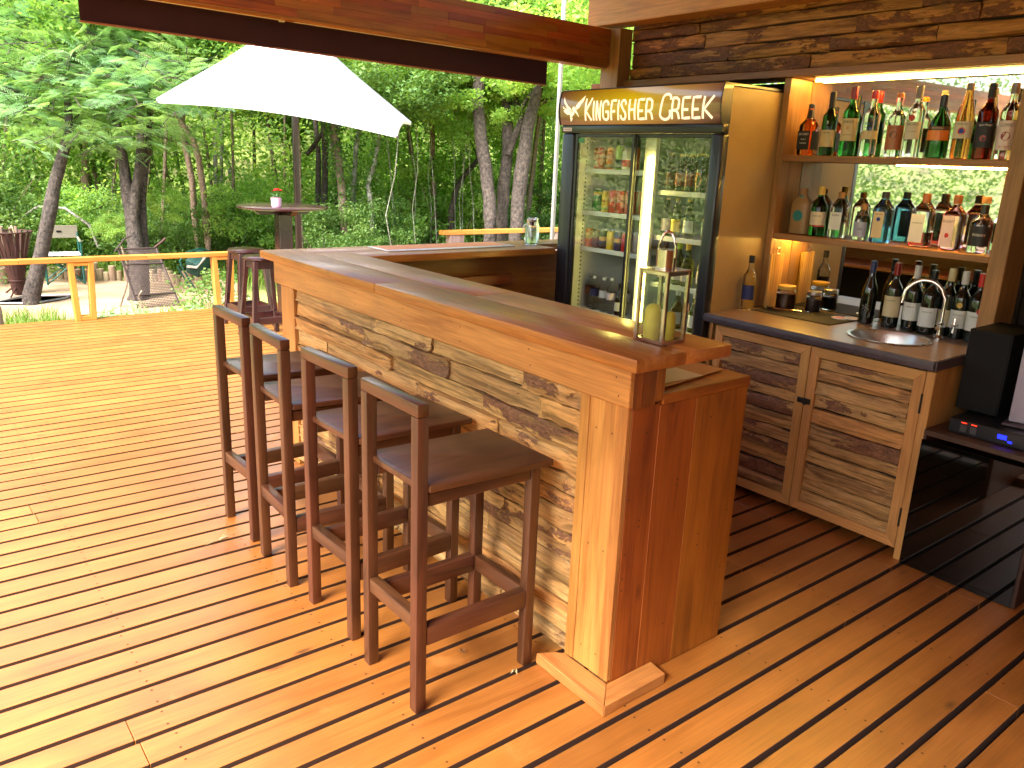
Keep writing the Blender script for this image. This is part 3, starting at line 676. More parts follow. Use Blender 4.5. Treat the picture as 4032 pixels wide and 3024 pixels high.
for k in range(5): tube('firewood', br, [(rnd.uniform(-.1, .1), rnd.uniform(-.1, .1), .5), (rnd.uniform(-.12, .12), rnd.uniform(-.12, .12), rnd.uniform(.85, .95))], .02, wood('cut_log', 0, 0, 'Z'), 7)
for k in range(3): a = k*2.1; tube('leg', br, [(math.cos(a)*.05, math.sin(a)*.05, .12), (math.cos(a)*.26, math.sin(a)*.26, .0)], .012, rust, 6)
tr_ = thing('metal_tray', 'flat grey metal tray lying on the sand by the leaning tree', 'tray', (1.5, 12.15, -.348), rz=R(-8)); gm = flat('dull_zinc', (.36, .35, .38), .45, .6, var=.15)
bm = bmesh.new(); outer = [(-.42, -.12), (-.1, .28), (.46, .22), (.40, .02), (.05, -.30), (-.36, -.22)]
vs = [bm.verts.new((x, y, .01)) for x, y in outer]; bm.faces.new(vs); bmesh.ops.solidify(bm, geom=list(bm.faces), thickness=.006); link('sheet', fin(bm), gm, tr_)
for (x, y), (u, w) in zip(outer, outer[1:]+outer[:1]): tube('rim', tr_, [(x, y, .02), (u, w, .025)], .012, gm, 6)
gr = thing('wire_grid', 'large rusty wire mesh grid leaning against the forked tree', 'wire grid', (2.75, 11.3, -.35)); gi = flat('rusty_iron', (.06, .04, .035), .6, .5, var=.3)
q = [Vector((-.22, -.30, -.02)), Vector((.30, -.32, -.02)), Vector((.16, .1, .73)), Vector((-.31, .1, .73))]
for a, c in zip(q, q[1:]+q[:1]): tube('frame_bar', gr, [a, c], .014, gi, 6)
bm = bmesh.new()
for k in range(1, 26): s = k/26; tube_into(bm, [q[0].lerp(q[1], s), q[3].lerp(q[2], s)], .0035, 4, False)
for k in range(1, 38): s = k/38; tube_into(bm, [q[0].lerp(q[3], s), q[1].lerp(q[2], s)], .0035, 4, False)
link('mesh_wires', fin(bm), gi, gr)
for s in (.25, .75): tube('cross_bar', gr, [q[0].lerp(q[3], s)+Vector((0, -.012, 0)), q[1].lerp(q[2], s)+Vector((0, -.012, 0))], .010, gi, 6)
tube('prop', gr, [(-.36, .08, .70), (-.22, .12, .86), (-.12, .14, .90)], .012, gi, 6); tube('prop', gr, [(.14, .1, .74), (.24, .08, .82), (.28, .08, .86)], .016, rust, 6)
# ================================================================== SINK CABINET
cab = thing('sink_cabinet', 'low cupboard with slab-faced doors and a round sink in its dark-edged top', 'cabinet', (3.5, 2.07, 0))
def K(name, x0, x1, y0, y1, z0, z1, mat, b=.002, seg=1): return bp(name, cab, x0-3.5, x1-3.5, y0-2.07, y1-2.07, z0, z1, mat, b, seg)
# worktop with a round hole for the sink
SX, SY, SR = 3.775, 1.84, .185
lam = wood('worktop_laminate', (.34, .23, .15), (.22, .14, .09), 'Y', .3, .1, .05)
bm = bmesh.new(); n = 48; ci = [bm.verts.new((SX-3.5+math.cos(2*math.pi*k/n)*SR, SY-2.07+math.sin(2*math.pi*k/n)*SR, 0)) for k in range(n)]
def rim_pt(k):
    a = 2*math.pi*k/n; c, s = math.cos(a), math.sin(a); x0, x1, y0, y1 = 3.4615-SX, 4.128-SX, 1.475-SY, 2.695-SY
    t = min((x1/c if c > 1e-6 else x0/c if c < -1e-6 else 9), (y1/s if s > 1e-6 else y0/s if s < -1e-6 else 9)); return (SX-3.5+c*t, SY-2.07+s*t, 0)
co = [bm.verts.new(rim_pt(k)) for k in range(n)]
for k in range(n): bm.faces.new((ci[k], ci[(k+1) % n], co[(k+1) % n], co[k]))
link('worktop', fin(bm), lam, cab, (0, 0, .945))
for x, y in ((3.4615, 1.475), (3.4615, 2.695), (4.128, 1.475), (4.128, 2.695)):   # square off the cut corners
    bm = bmesh.new(); ang = math.atan2(y-SY, x-SX) % (2*math.pi); k = int(ang/(2*math.pi/n)); a_, b_ = rim_pt(k), rim_pt(k+1)
    bm.faces.new([bm.verts.new(p) for p in (a_, (x-3.5, y-2.07, 0), b_)]); link('worktop', fin(bm), lam, cab, (0, 0, .945))
K('worktop_edge', 3.45, 3.4612, 1.472, 2.70, .902, .9455, M['slate'], .004, 2)
K('worktop_nosing', 3.444, 3.4498, 1.472, 2.70, .915, .935, M['slate'], .003, 2)
K('worktop_edge', 3.46, 4.1, 1.463, 1.472, .902, .9445, M['slate'], .002)
K('end_panel', 3.50, 4.12, 1.478, 1.50, 0.0, .90, wood('pale_frame', (.66, .34, .105), (.50, .225, .06), 'Z', .42, .1, .08, .4), .002)
K('back_panel', 4.10, 4.12, 1.51, 2.69, 0.05, .90, bpy.data.materials['dark_backing'], 0)
K('front_post', 3.485, 3.53, 1.4725, 1.512, 0, .893, wood('pale_frame', 0, 0, 'Z'), .003)
K('floor_panel', 3.54, 4.1, 1.51, 2.69, .05, .07, bpy.data.materials['dark_backing'], 0)
K('end_panel', 3.50, 4.1, 2.672, 2.69, 0, .90, wood('pale_frame', 0, 0, 'Z'), .002)
PF = lambda ax: wood('pale_frame', (.66, .34, .105), (.50, .225, .06), ax, .42, .1, .08, .4)
def door(y0, y1, seed):
    d = thing('door', None, None, (0, 0, 0)); d.parent = cab
    Z0, Z1, W, X0, X1 = .05, .888, .048, 3.487-3.5, 3.507-3.5
    a, c = y0-2.07, y1-2.07
    for nm, pts, ax in (('frame_rail', [(a, Z0), (c, Z0), (c-W, Z0+W), (a+W, Z0+W)], 'Y'), ('frame_rail', [(a, Z1), (c, Z1), (c-W, Z1-W), (a+W, Z1-W)], 'Y'),
                        ('frame_stile', [(a, Z0), (a, Z1), (a+W, Z1-W), (a+W, Z0+W)], 'Z'), ('frame_stile', [(c, Z0), (c, Z1), (c-W, Z1-W), (c-W, Z0+W)], 'Z')):
        bm = bmesh.new(); cy = sum(p[0] for p in pts)/4; cz = sum(p[1] for p in pts)/4
        A = [bm.verts.new((X0, y-cy, z-cz)) for y, z in pts]; Bv = [bm.verts.new((X1, y-cy, z-cz)) for y, z in pts]; bm.faces.new(A); bm.faces.new(Bv)
        for k in range(4): bm.faces.new((A[k], A[(k+1) % 4], Bv[(k+1) % 4], Bv[k]))
        bevel(bm, .0018); link(nm, fin(bm), PF(ax), d, (0, cy, cz))
    slab_field(d, 3.509, y0+W+.001, y1-W-.001, Z0+W+.002, Z1-W-.002, .067, SLAB(), None, .022, seed, 3.5, 2.07, .012)
    bp('backing', d, .011, .016, a+.02, c-.02, Z0+.02, Z1-.02, bpy.data.materials['dark_backing'], 0)
    return d
door(1.514, 2.066, 21); door(2.070, 2.64, 33)
K('hasp', 3.476, 3.4865, 2.03, 2.10, .60, .628, flat('dark_iron', (.05, .045, .04), .4, .8), .004, 2)
K('hasp_knuckle', 3.470, 3.4755, 2.045, 2.065, .597, .632, bpy.data.materials['dark_iron'], .002)
for z in (.16, .70): K('hinge', 3.481, 3.4865, 1.508, 1.517, z, z+.09, bpy.data.materials['dark_iron'], .001)
# sink bowl and tap
link('sink_bowl', lathe_me([(SR+.006, .001), (SR+.007, .005), (SR-.004, .0065), (SR-.018, .002), (SR-.028, -.02), (SR-.045, -.12), (SR-.08, -.135), (.02, -.14), (0, -.14)], 48), M['steel'], cab, (SX-3.5, SY-2.07, .9455))
tap = thing('kitchen_tap', 'tall curved chrome tap with cross handles behind the sink', 'tap', (3.975, 1.70, .9455))
link('tap_base', lathe_me([(0, 0), (.026, 0), (.026, .008), (.014, .02), (.012, .06), (0, .06)], 18), M['chrome'], tap)
pts = [(0, 0, .05), (0, .0, .17)]+[(-.035*(1-math.cos(math.pi*k/14))*1.0, .085*(1-math.cos(math.pi*k/14)), .17+.105*math.sin(math.pi*k/14)) for k in range(1, 15)]+[(-.07, .172, .155)]
tube('spout', tap, pts, .0095, M['chrome'], 10)
tube('tap_bracket', tap, [(-.03, 0, .055), (.03, 0, .055)], .012, M['chrome'], 10)
for s in (-1, 1):
    cx = -.01 if s < 0 else .0
    for a in (0, math.pi/2): tube('cross_handle', tap, [(-.035*math.cos(a), -.03*s-.03, .075-.035*math.sin(a)), (.035*math.cos(a), -.03*s-.03, .075+.035*math.sin(a))], .006, M['chrome'], 8)
# ================================================================== SHELF UNIT with mirror
sh = thing('bottle_shelves', 'open wooden shelf unit with mirror back, lit by warm light strips', 'shelf unit', (3.93, 2.1, 0))
def S(name, x0, x1, y0, y1, z0, z1, mat, b=.002, seg=1): return bp(name, sh, x0-3.93, x1-3.93, y0-2.1, y1-2.1, z0, z1, mat, b, seg)
S('upright', 3.925, 4.128, 2.66, 2.70, .946, 2.174, PALE('Z'), .003)
S('upright', 3.925, 4.128, 1.452, 1.525, .946, 2.174, PALE('Z'), .003)
S('shelf', 3.932, 4.128, 1.526, 2.659, 1.75, 1.782, PALE('Y'), .003)
S('shelf', 3.932, 4.128, 1.526, 2.659, 1.332, 1.364, PALE('Y'), .003)
S('mirror', 4.1285, 4.134, 1.46, 2.69, .9465, 2.172, M['mirror'], 0)
S('mirror_backing', 4.135, 4.15, 1.44, 2.71, .9, 2.176, bpy.data.materials['dark_backing'], 0)
S('top_board', 3.95, 4.17, 1.452, 2.70, 2.1745, 2.1752, PALE('Y'), 0)
S('led_strip', 4.086, 4.096, 1.53, 2.62, 2.166, 2.172, M['led'], 0)
S('led_strip', 3.945, 3.953, 1.53, 2.03, 1.7425, 1.747, M['led'], 0)
S('led_strip', 4.086, 4.094, 2.36, 2.655, 1.325, 1.330, M['led'], 0)
# right-hand unit beyond the shelves
S('side_partition', 3.93, 4.13, 1.0, 1.45, 2.0, 2.174, PALE('Y'), .002)
# ================================================================== BOTTLES
def bottle(name, label, cat, x, y, z, h, r, glass, capm, cap=(.012, .04), shoulder=.62, neck=.013, n=2., ax=1., ay=1., base_r=None, cone=False, cap_r=None, group=None, liquid=None):
    t = thing(name, label, cat, (x, y, z), group)
    b0 = base_r or r; hn = h-cap[1]; sh_ = h*shoulder
    if cone: prof = [(0, .004), (b0*.7, .0), (b0*.97, .004), (r, .03), (r, sh_), (r*.86, sh_+(hn-sh_)*.3), (neck*1.25, sh_+(hn-sh_)*.78), (neck, hn), (0, hn)]
    else: prof = [(0, .004), (b0*.8, .0), (b0*.97, .004), (r, .018), (r, sh_), (r*.93, sh_+.012), (r*.62, sh_+.03), (neck*1.15, sh_+.048), (neck, min(hn-.004, sh_+.07)), (neck, hn), (0, hn)]
    me = lathe_me(prof, 24, n, ax, ay)
    link('glass_body', me, glass, t)
    cr = cap_r or neck+.0025
    link('cap', lathe_me([(0, 0), (cr, 0), (cr*1.02, cap[1]*.5), (cr, cap[1]-.002), (cr-.002, cap[1]), (0, cap[1])], 16), capm, t, (0, 0, h-cap[1]+.0005))
    t['r'] = r; return t
def band(t, r, z0, z1, mat, face=math.pi, span=2.6, name='label'):
    bm = bmesh.new(); n = 14; lo = []; hi = []
    for k in range(n+1):
        a = face-span/2+span*k/n; c, s = math.cos(a)*(r+.0008), math.sin(a)*(r+.0008)
        lo.append(bm.verts.new((c, s, z0))); hi.append(bm.verts.new((c, s, z1)))
    for k in range(n): bm.faces.new((lo[k], lo[k+1], hi[k+1], hi[k]))
    return link(name, fin(bm, True), mat, t)
def plate(t, x, y0, y1, z0, z1, mat, name='label', th=.0008): return bp(name, t, x-th, x, y0, y1, z0, z1, mat, 0)
LAST = [None]
def disc(t, r, rad, z, mat, name='emblem', u=0, face=math.pi):
    bm = bmesh.new(); vs = []
    for k in range(20):
        a = 2*math.pi*k/20; q = face+(u+math.cos(a)*rad)/r; vs.append(bm.verts.new((math.cos(q)*r, math.sin(q)*r, z+math.sin(a)*rad)))
    bm.faces.new(vs); LAST[0] = link(name, fin(bm), mat, t); return LAST[0]
GS = 'spirit bottles on the top shelf'; Z1, Z2, Z3 = 1.7825, 1.3645, .9457
F = math.pi+.25
t = bottle('whiskey_bottle', 'square whiskey bottle with black label, leftmost on the top shelf', 'bottle', 4.01, 2.572, Z1, .262, .042, M['g_amber'], M['black'], (0, .022), .56, .013, 5., 1, 1)
link('neck_sleeve', lathe_me([(.0145, 0), (.021, 0), (.0155, .04), (.0145, .045)], 16), M['black'], t, (0, 0, .188)); plate(t, -.0425, -.036, .036, .03, .125, M['blacklabel']); bp('label_side', t, -.036, .036, -.0433, -.0427, .03, .125, M['blacklabel'], 0)
lettering("JACK DANIEL'S", .016, t, M['whiteink'], -.0437, 0, .108, .056); lettering('Old No.7', .012, t, M['whiteink'], -.0437, 0, .082, .03); lettering('TENNESSEE', .009, t, M['whiteink'], -.0437, 0, .062, .04)
t = bottle('whiskey_bottle', 'slender dark green whiskey bottle with low cream label', 'bottle', 4.005, 2.452, Z1, .318, .037, M['g_dgreen'], M['blacklabel'], (0, .075), .60, .0135)
band(t, .037, .045, .13, M['creamlabel'], F); lettering('REVIER', .010, t, M['ink'], 0, 0, .115, .035, .0386, F); lettering('3', .024, t, M['whiteink'], 0, 0, .165, None, .0386, F)
t = bottle('whiskey_bottle', 'bright green whiskey bottle with tall cream JAMESON label', 'bottle', 4.0, 2.333, Z1, .338, .0405, M['g_green'], M['c_wineR'], (0, .06), .62, .0145)
band(t, .0405, .075, .185, M['creamlabel'], F); lettering('JAMESON', .016, t, M['ink'], 0, 0, .168, .058, .042, F); lettering('II', .022, t, M['redink'], 0, 0, .138, None, .042, F); lettering('IRISH WHISKEY', .007, t, M['ink'], 0, 0, .105, .045, .042, F)
t = bottle('vodka_bottle', 'clear vodka bottle with red cap and blue lettering', 'bottle', 4.005, 2.222, Z1, .315, .0375, M['g_clear'], M['c_red'], (0, .038), .62, .0145)
band(t, .0375, .085, .125, M['creamlabel'], F); lettering('ABSOLUT', .019, t, M['blueink'], 0, 0, .158, .052, .0386, F); lettering('VODKA', .017, t, M['blueink'], 0, 0, .140, .038, .0386, F)
t = bottle('vodka_bottle', 'clear bottle with copper label and orange cap', 'bottle', 4.0, 2.09, Z1, .30, .039, M['g_clear'], M['c_orange'], (0, .022), .60, .0135)
band(t, .039, .035, .15, M['c_copper'], F); disc(t, .0405, .018, .105, M['c_brown'], face=F); lettering('VODKA', .014, t, M['c_brown'], 0, 0, .138, .045, .0405, F)
t = bottle('rum_bottle', 'clear white rum bottle with grey cap and red round emblem', 'bottle', 4.0, 2.0, Z1, .328, .0395, M['g_clear'], M['c_greycap'], (0, .058), .64, .0145)
band(t, .0395, .085, .165, M['label'], F, 1.9); disc(t, .0412, .015, .182, M['c_red'], face=F, u=-.01); lettering('BACARDI', .016, t, M['ink'], 0, 0, .153, .058, .0412, F); lettering('CARTA BLANCA', .006, t, M['ink'], 0, 0, .12, .045, .0412, F)
t = bottle('liqueur_bottle', 'squat dark green bottle with orange band and black cap', 'bottle', 3.985, 1.872, Z1, .282, .048, M['g_dgreen'], M['black'], (0, .055), .50, .0145, cone=True)
band(t, .048, .08, .125, M['c_orange'], F); band(t, .048, .128, .142, M['c_brown'], F, name='label_band'); lettering('AMARULA', .011, t, M['creamlabel'], 0, 0, .135, .055, .0495, F)
t = bottle('aperitif_bottle', 'orange spirit bottle with long cone neck and white label', 'bottle', 4.0, 1.772, Z1, .33, .039, M['g_orange'], M['c_greycap'], (0, .03), .55, .0145, cone=True)
band(t, .039, .09, .165, M['label'], F); disc(t, .0405, .016, .122, M['c_red'], face=F); disc(t, .0409, .011, .122, M['blueink'], 'inner_emblem', face=F); lettering('SPICED RUM', .010, t, M['ink'], 0, 0, .152, .045, .0405, F)
t = bottle('rum_bottle', 'dark red-brown rum bottle with black label and tall dark cap', 'bottle', 3.995, 1.672, Z1, .325, .041, M['g_red'], M['blacklabel'], (0, .06), .62, .0145)
band(t, .041, .05, .16, M['blacklabel'], F); lettering('Captain Morgan', .012, t, M['whiteink'], 0, 0, .148, .058, .0425, F); disc(t, .0425, .014, .09, M['c_wineR'], face=F)
t = bottle('rum_bottle', 'clear bottle with busy red and grey label, rightmost on the top shelf', 'bottle', 3.99, 1.578, Z1, .322, .039, M['g_clear'], M['c_greycap'], (0, .045), .62, .0145)
band(t, .039, .04, .165, M['c_pinkl'], F); lettering('GOMMET', .020, t, M['ink'], 0, 0, .145, .058, .0405, F); disc(t, .0405, .019, .10, M['c_wineR'], face=F); lettering('RED RUM', .009, t, M['redink'], 0, 0, .055, .045, .0405, F)
# middle shelf
t = bottle('gin_bottle', 'squat tan flask with round teal label and cork stopper', 'bottle', 4.03, 2.563, Z2, .245, .055, M['g_beige'], M['cork'], (0, .028), .66, .018, 4., .62, 1.)
disc(t, 1., .030, .10, M['c_teal'], u=0); LAST[0].location = (1-.0355, 0, 0); link('neck_band', lathe_me([(.0185, 0), (.0195, .001), (.0195, .022), (.0185, .023)], 16), M['c_teal'], t, (0, 0, .185))
t = bottle('gin_bottle', 'round-shouldered green gin bottle with white label and gold cap', 'bottle', 4.015, 2.447, Z2, .262, .042, M['g_green'], M['c_gold'], (0, .045), .58, .015)
band(t, .042, .06, .13, M['label'], F); band(t, .042, .052, .058, M['redink'], F, name='label_line'); lettering('LONDON DRY', .010, t, M['ink'], 0, 0, .108, .05, .0435, F)
t = bottle('gin_bottle', 'clear square-shouldered gin bottle with white print and cork', 'bottle', 4.02, 2.333, Z2, .238, .042, M['g_clear'], M['cork'], (0, .032), .66, .014, 4.5, .8, 1)
plate(t, -.0345, -.034, .030, .045, .135, M['c_white']); lettering('GIN', .016, t, M['ink'], -.0358, 0, .12, .04)
t = bottle('gin_bottle', 'short clear bottle with lavender label and cork, smallest on the shelf', 'bottle', 4.03, 2.205, Z2, .186, .039, M['g_clear'], M['cork'], (0, .03), .58, .014)
band(t, .039, .02, .095, M['c_lav'], F, 1.9); lettering('GIN', .016, t, M['ink'], 0, 0, .06, .025, .0405, F)
t = bottle('gin_bottle', 'blue square gin bottle with cream label and black cap', 'bottle', 4.02, 2.095, Z2, .252, .043, M['g_blue'], M['black'], (0, .034), .66, .016, 5., .9, 1)
plate(t, -.0395, -.026, .028, .025, .155, M['creamlabel']); disc(t, 1., .010, .118, M['blueink'], u=0); LAST[0].location = (1-.041, 0, 0); lettering('SAPPHIRE', .010, t, M['ink'], -.0405, 0, .142, .042)
t = bottle('gin_bottle', 'square clear bottle of red gin with white label and dark stopper', 'bottle', 4.03, 1.895, Z2, .255, .047, M['g_clear'], M['c_brown'], (0, .048), .66, .016, 5., .8, 1, cap_r=.019)
link('gin_inside', lathe_me([(0, 0), (.045, 0), (.045, .065), (0, .065)], 20, 5, .8, 1), M['g_rose'], t, (0, 0, .008)); plate(t, -.0385, -.024, .042, .022, .158, M['c_white']); lettering('INVERROCHE', .009, t, M['ink'], -.0395, .01, .115, .05)
t = bottle('gin_bottle', 'flat pink gin bottle with white printed front', 'bottle', 4.015, 1.742, Z2, .256, .052, M['g_pink'], M['c_brown'], (0, .04), .62, .016, 4., .6, 1, base_r=.046, cap_r=.019)
plate(t, -.0325, -.015, .040, .02, .16, M['c_pinkl']); lettering('BUGLBUFT', .018, t, M['ink'], -.0335, .012, .135, .05); disc(t, 1., .011, .07, M['redink'], u=-.012); LAST[0].location = (1-.0335, 0, 0)
t = bottle('gin_bottle', 'clear dome-shouldered bottle with black label, rightmost on the middle shelf', 'bottle', 4.01, 1.615, Z2, .256, .049, M['g_clear'], M['cork'], (0, .03), .52, .015, cap_r=.02)
link('neck_sleeve', lathe_me([(.0155, 0), (.018, 0), (.018, .04), (.0155, .042)], 16), M['black'], t, (0, 0, .178)); band(t, .049, .035, .125, M['blacklabel'], F, 2.0); lettering('PINBERRY', .016, t, M['whiteink'], 0, 0, .085, .055, .0505, F)
# wines on the worktop
GW = 'wine bottles behind the sink'
def wine(label, x, y, capm, labm=None, z0=.06, z1=.145, h=.325, r=.0385, word=None, extra=None, slim=False):
    t = bottle('wine_bottle', label, 'bottle', x, y, Z3, h, r, M['g_wine'], capm, (0, .062), .50 if slim else .60, .0135, cone=slim)
    if labm: band(t, r, z0, z1, labm, F)
    if word: lettering(word, .009, t, M['ink'], 0, 0, z1-.022, .045, r+.0015, F)
    return t
t = wine('slender black bottle with a white splash mark, left end of the wines', 4.02, 2.10, M['c_navy'], None, h=.325, slim=True)
lettering('*', .09, t, M['c_greycap'], 0, 0, .07, None, .0405, F)
wine('wine bottle with tall yellow-cream label and dark red capsule', 4.025, 1.975, M['c_wineR'], M['creamlabel'], .06, .165, .33, .0395, 'STELLENRUST')
wine('wine bottle with plain white label and silver capsule, left of the tap curve', 4.05, 1.885, M['c_silver'], M['c_white'], .055, .145, .325, .0385, 'MERLOT')
wine('wine bottle with white picture label and black capsule, under the tap curve', 4.035, 1.795, M['black'], M['c_white'], .04, .135, .315, .0405, 'ESTATE')
t = wine('wine bottle with silver capsule and gold seal, right of the tap', 4.07, 1.665, M['c_silver'], M['c_white'], .055, .14, .325, .0385, 'PINOTAGE'); disc(t, .040, .013, .165, M['c_gold'], 'seal', face=F)
t = wine('red-capped wine bottle with red seal, right end of the wines', 4.06, 1.585, M['c_red'], M['c_white'], .055, .145, .325, .0385, 'SHIRAZ'); disc(t, .041, .016, .15, M['redink'], 'seal', u=.02, face=F)
wine('wine bottle with pale gold capsule tucked behind the tap', 4.085, 1.735, M['creamlabel'], M['creamlabel'], .05, .13, .33, .036)
# things on the worktop
tag(bp('bar_mat', None, 3.775, 4.10, 2.155, 2.63, .9457, .9497, M['mat'], .002), 'thin black rubber mat on the left of the worktop', 'mat')
def jar(label, x, y, r, h, lidm, fill, ribs, fillc):
    t = thing('jar', label, 'jar', (x, y, .950)); pr = [(0, 0), (r*.92, 0), (r, .01)]
    for k in range(9): z = .014+(h-.04)*k/8; pr.append((r*(1.0 if k % 2 == 0 or not ribs else .95), z))
    pr += [(r*.88, h-.018), (0, h-.018)]
    link('glass_body', lathe_me(pr, 24), M['glass'], t); link('contents', lathe_me([(0, .004), (r*.88, .004), (r*.88, fill), (0, fill)], 18), fillc, t)
    link('lid', lathe_me([(r*.80, 0), (r*.93, 0), (r*.95, .004), (r*.95, .018), (r*.9, .02), (0, .02)], 24), lidm, t, (0, 0, h-.02))
jar('wide glass jar of orange preserve with brass lid, beside the chopping boards', 3.96, 2.545, .052, .135, M['c_gold'], .09, False, flat('preserve', (.30, .09, .01), .4))
jar('ribbed glass jar with chrome lid, front right of the worktop jars', 4.045, 2.425, .041, .115, M['steel'], .07, True, flat('coffee_beans', (.05, .02, .01), .7))
cb = thing('chopping_boards', 'ridged chopping board leaning on the left side of the shelves', 'chopping board', (3.96, 2.64, .947)); cm = wood('chopping_board_wood', (.70, .42, .14), (.52, .28, .07), 'Z', .5, 0, .1)
for k in range(6): bp('ridge', cb, -.048+k*.021, -.048+k*.021+.0195, -.002, .012, .0, .30, cm, .002)
for k in range(1): tube('hanging_ring', cb, arc(0.012, .318, .016, 0, 6.283, 14), .003, M['chrome'], 6)
for x, y, lab, cc in ((4.03, 2.235, 'round coaster with red print on the mat edge', (.70, .25, .2)), (4.085, 2.195, 'plain pale round coaster beside the first wine bottle', (.75, .6, .55))):
    t = thing('coaster', lab, 'coaster', (x-.03, y, .950)); link('disc', lathe_me([(0, 0), (.042, 0), (.042, .003), (0, .003)], 28), M['c_white'], t); link('print', lathe_me([(0, 0), (.030, 0)], 24), flat('coaster_print', cc, .5), t, (0, 0, .0036))
t = thing('strainer_spoon', 'small steel measure with a long handle on the mat', 'spoon', (3.86, 2.56, .952)); tube('handle', t, [(0, 0, .012), (.05, -.07, .007), (.09, -.13, .005)], [.004, .003, .005], M['chrome'], 8); link('bowl', lathe_me([(0, 0), (.014, .001), (.02, .02), (.018, .02), (.012, .004), (0, .004)], 16), M['chrome'], t, (-.005, .008, 0))
t = bottle('spirit_bottle', 'clear bottle with dark label standing alone beside the fridge', 'bottle', 3.76, 2.655, Z3, .30, .036, M['g_clear'], M['black'], (0, .04), .6, .0135); band(t, .036, .06, .14, M['c_navy'], F)
# ================================================================== DARK CORNER: media shelf, speaker, cooler
md = thing('media_cabinet', 'dark smoked-glass fronted cabinet at the right end of the cupboard', 'cabinet', (3.46, 1.23, 0)); dk = wood('dark_stained_board', 0, 0, 'Z')
bp('glass_front', md, 0, .006, -.225, .24, .004, .60, flat('smoked_glass', (.003, .003, .003), .03, spec=.7), .001)
bp('side_panel', md, .008, .55, -.24, -.222, 0, .62, dk, .002)
bp('shelf', md, 0, .55, -.24, .237, .621, .645, wood('brown_shelf_board', (.06, .02, .008), (.03, .01, .004), 'Y', .5, .1), .002)
bp('back_panel', md, .56, .57, -.24, .24, 0, .62, dk, 0); bp('side_panel', md, .008, .55, .226, .239, .006, .62, dk, .001)
am = thing('amplifier', 'black amplifier with red lights and a blue display on the low shelf', 'amplifier', (3.70, 1.2, .646))
bp('case', am, -.17, .2, -.19, .2, 0, .062, M['black'], .003)
for y, w, c, n_ in ((.14, .022, 'r', 0), (.10, .022, 'r', 0), (-.12, .012, 'r', 0), (-.155, .022, 'r', 0)): bp('red_light', am, -.172, -.1702, y-w/2, y+w/2, .05, .0535, flat('red_indicator', (1, .05, .02), .5, emit=(1, .04, .01), es=.5), 0)
bp('display', am, -.172, -.1702, -.03, .005, .025, .043, flat('blue_display', (0, 0, 1), .5, emit=(.01, .02, 1), es=.8), 0); bp('display', am, -.172, -.1702, -.052, -.036, .016, .024, bpy.data.materials['blue_display'], 0)
for y in (.14, .10, -.12, -.155): bp('button_pad', am, -.172, -.1702, y-.013, y+.013, .012, .042, flat('dim_buttons', (.06, .06, .065), .4), .001)
sp = thing('speaker', 'large black loudspeaker standing on the low shelf by the worktop', 'speaker', (3.82, 1.365, .712))
bp('cabinet', sp, -.13, .17, -.088, .088, 0, .36, M['matt_black'], .006, 2); link('cone', lathe_me([(.065, 0), (.06, .004), (.03, -.02), (0, -.022)], 24), M['black'], sp, (-.1305, 0, .13), (0, R(-90), 0)); bp('grille', sp, -.136, -.1305, -.082, .082, .006, .354, flat('grille_cloth', (.006, .006, .007), .95), .002)
bx = thing('white_box', 'tall white translucent box standing at the right edge beside the speaker', 'box', (3.70, 1.140, .712), rz=R(10)); bp('carton', bx, -.05, .06, -.10, .085, .012, .345, flat('lilac_white_card', (.36, .33, .42), .6, var=.12), .006, 2); bp('tray_base', bx, -.09, .09, -.13, .10, 0, .010, M['slate'], .003)
# ================================================================== DRINKS FRIDGE
fr = thing('drinks_fridge', 'tall black two-door drinks fridge with a KINGFISHER CREEK sign', 'fridge', (3.45, 3.32, 0))
X0, Y0 = 3.45, 3.32; YR, YL = 2.702, 3.935
def Fp(name, x0, x1, y0, y1, z0, z1, mat, b=.002, seg=1, par=None): return bp(name, par or fr, x0-X0, x1-X0, y0-Y0, y1-Y0, z0, z1, mat, b, seg)
Fp('side_panel', 3.50, 4.00, YR+.001, YR+.022, .03, 2.10, M['cream'], .003)
Fp('side_panel', 3.50, 4.00, YL-.022, YL, .03, 2.10, M['black'], .003)
Fp('back_panel', 3.99, 4.0, YR+.023, YL-.023, .03, 2.10, M['white'], 0)
Fp('top_panel', 3.50, 4.0, YR+.001, YL, 2.101, 2.118, M['black'], .003)
Fp('interior_side', 3.52, 3.985, YR+.024, YR+.034, .15, 1.87, M['white'], 0)
Fp('interior_side', 3.52, 3.985, YL-.1, YL-.09, .15, 1.87, M['white'], 0)
Fp('interior_back', 3.975, 3.985, YR+.035, YL-.101, .15, 1.87, flat('fridge_back', (.33, .35, .30), .5), 0)
Fp('interior_top', 3.50, 3.985, YR+.03, YL-.03, 1.872, 1.885, M['white'], 0)
Fp('corner_column', 3.452, 3.52, 2.7022, 2.776, .1, 1.871, M['black'], .016, 3)
Fp('corner_column', 3.452, 3.52, 3.822, 3.935, .1, 1.871, M['black'], .016, 3)
Fp('top_band', 3.448, 3.50, 2.7018, 3.936, 1.873, 1.917, M['black'], .004, 2)
Fp('base_grille', 3.46, 3.50, 2.703, 3.934, .02, .14, M['black'], .004)
Fp('badge', 3.4465, 3.4478, 3.84, 3.92, 1.882, 1.903, M['c_pinkl'], .0006); lettering('POLARIS', .010, fr, M['slate'], -.0045, .56, 1.8925, .055)
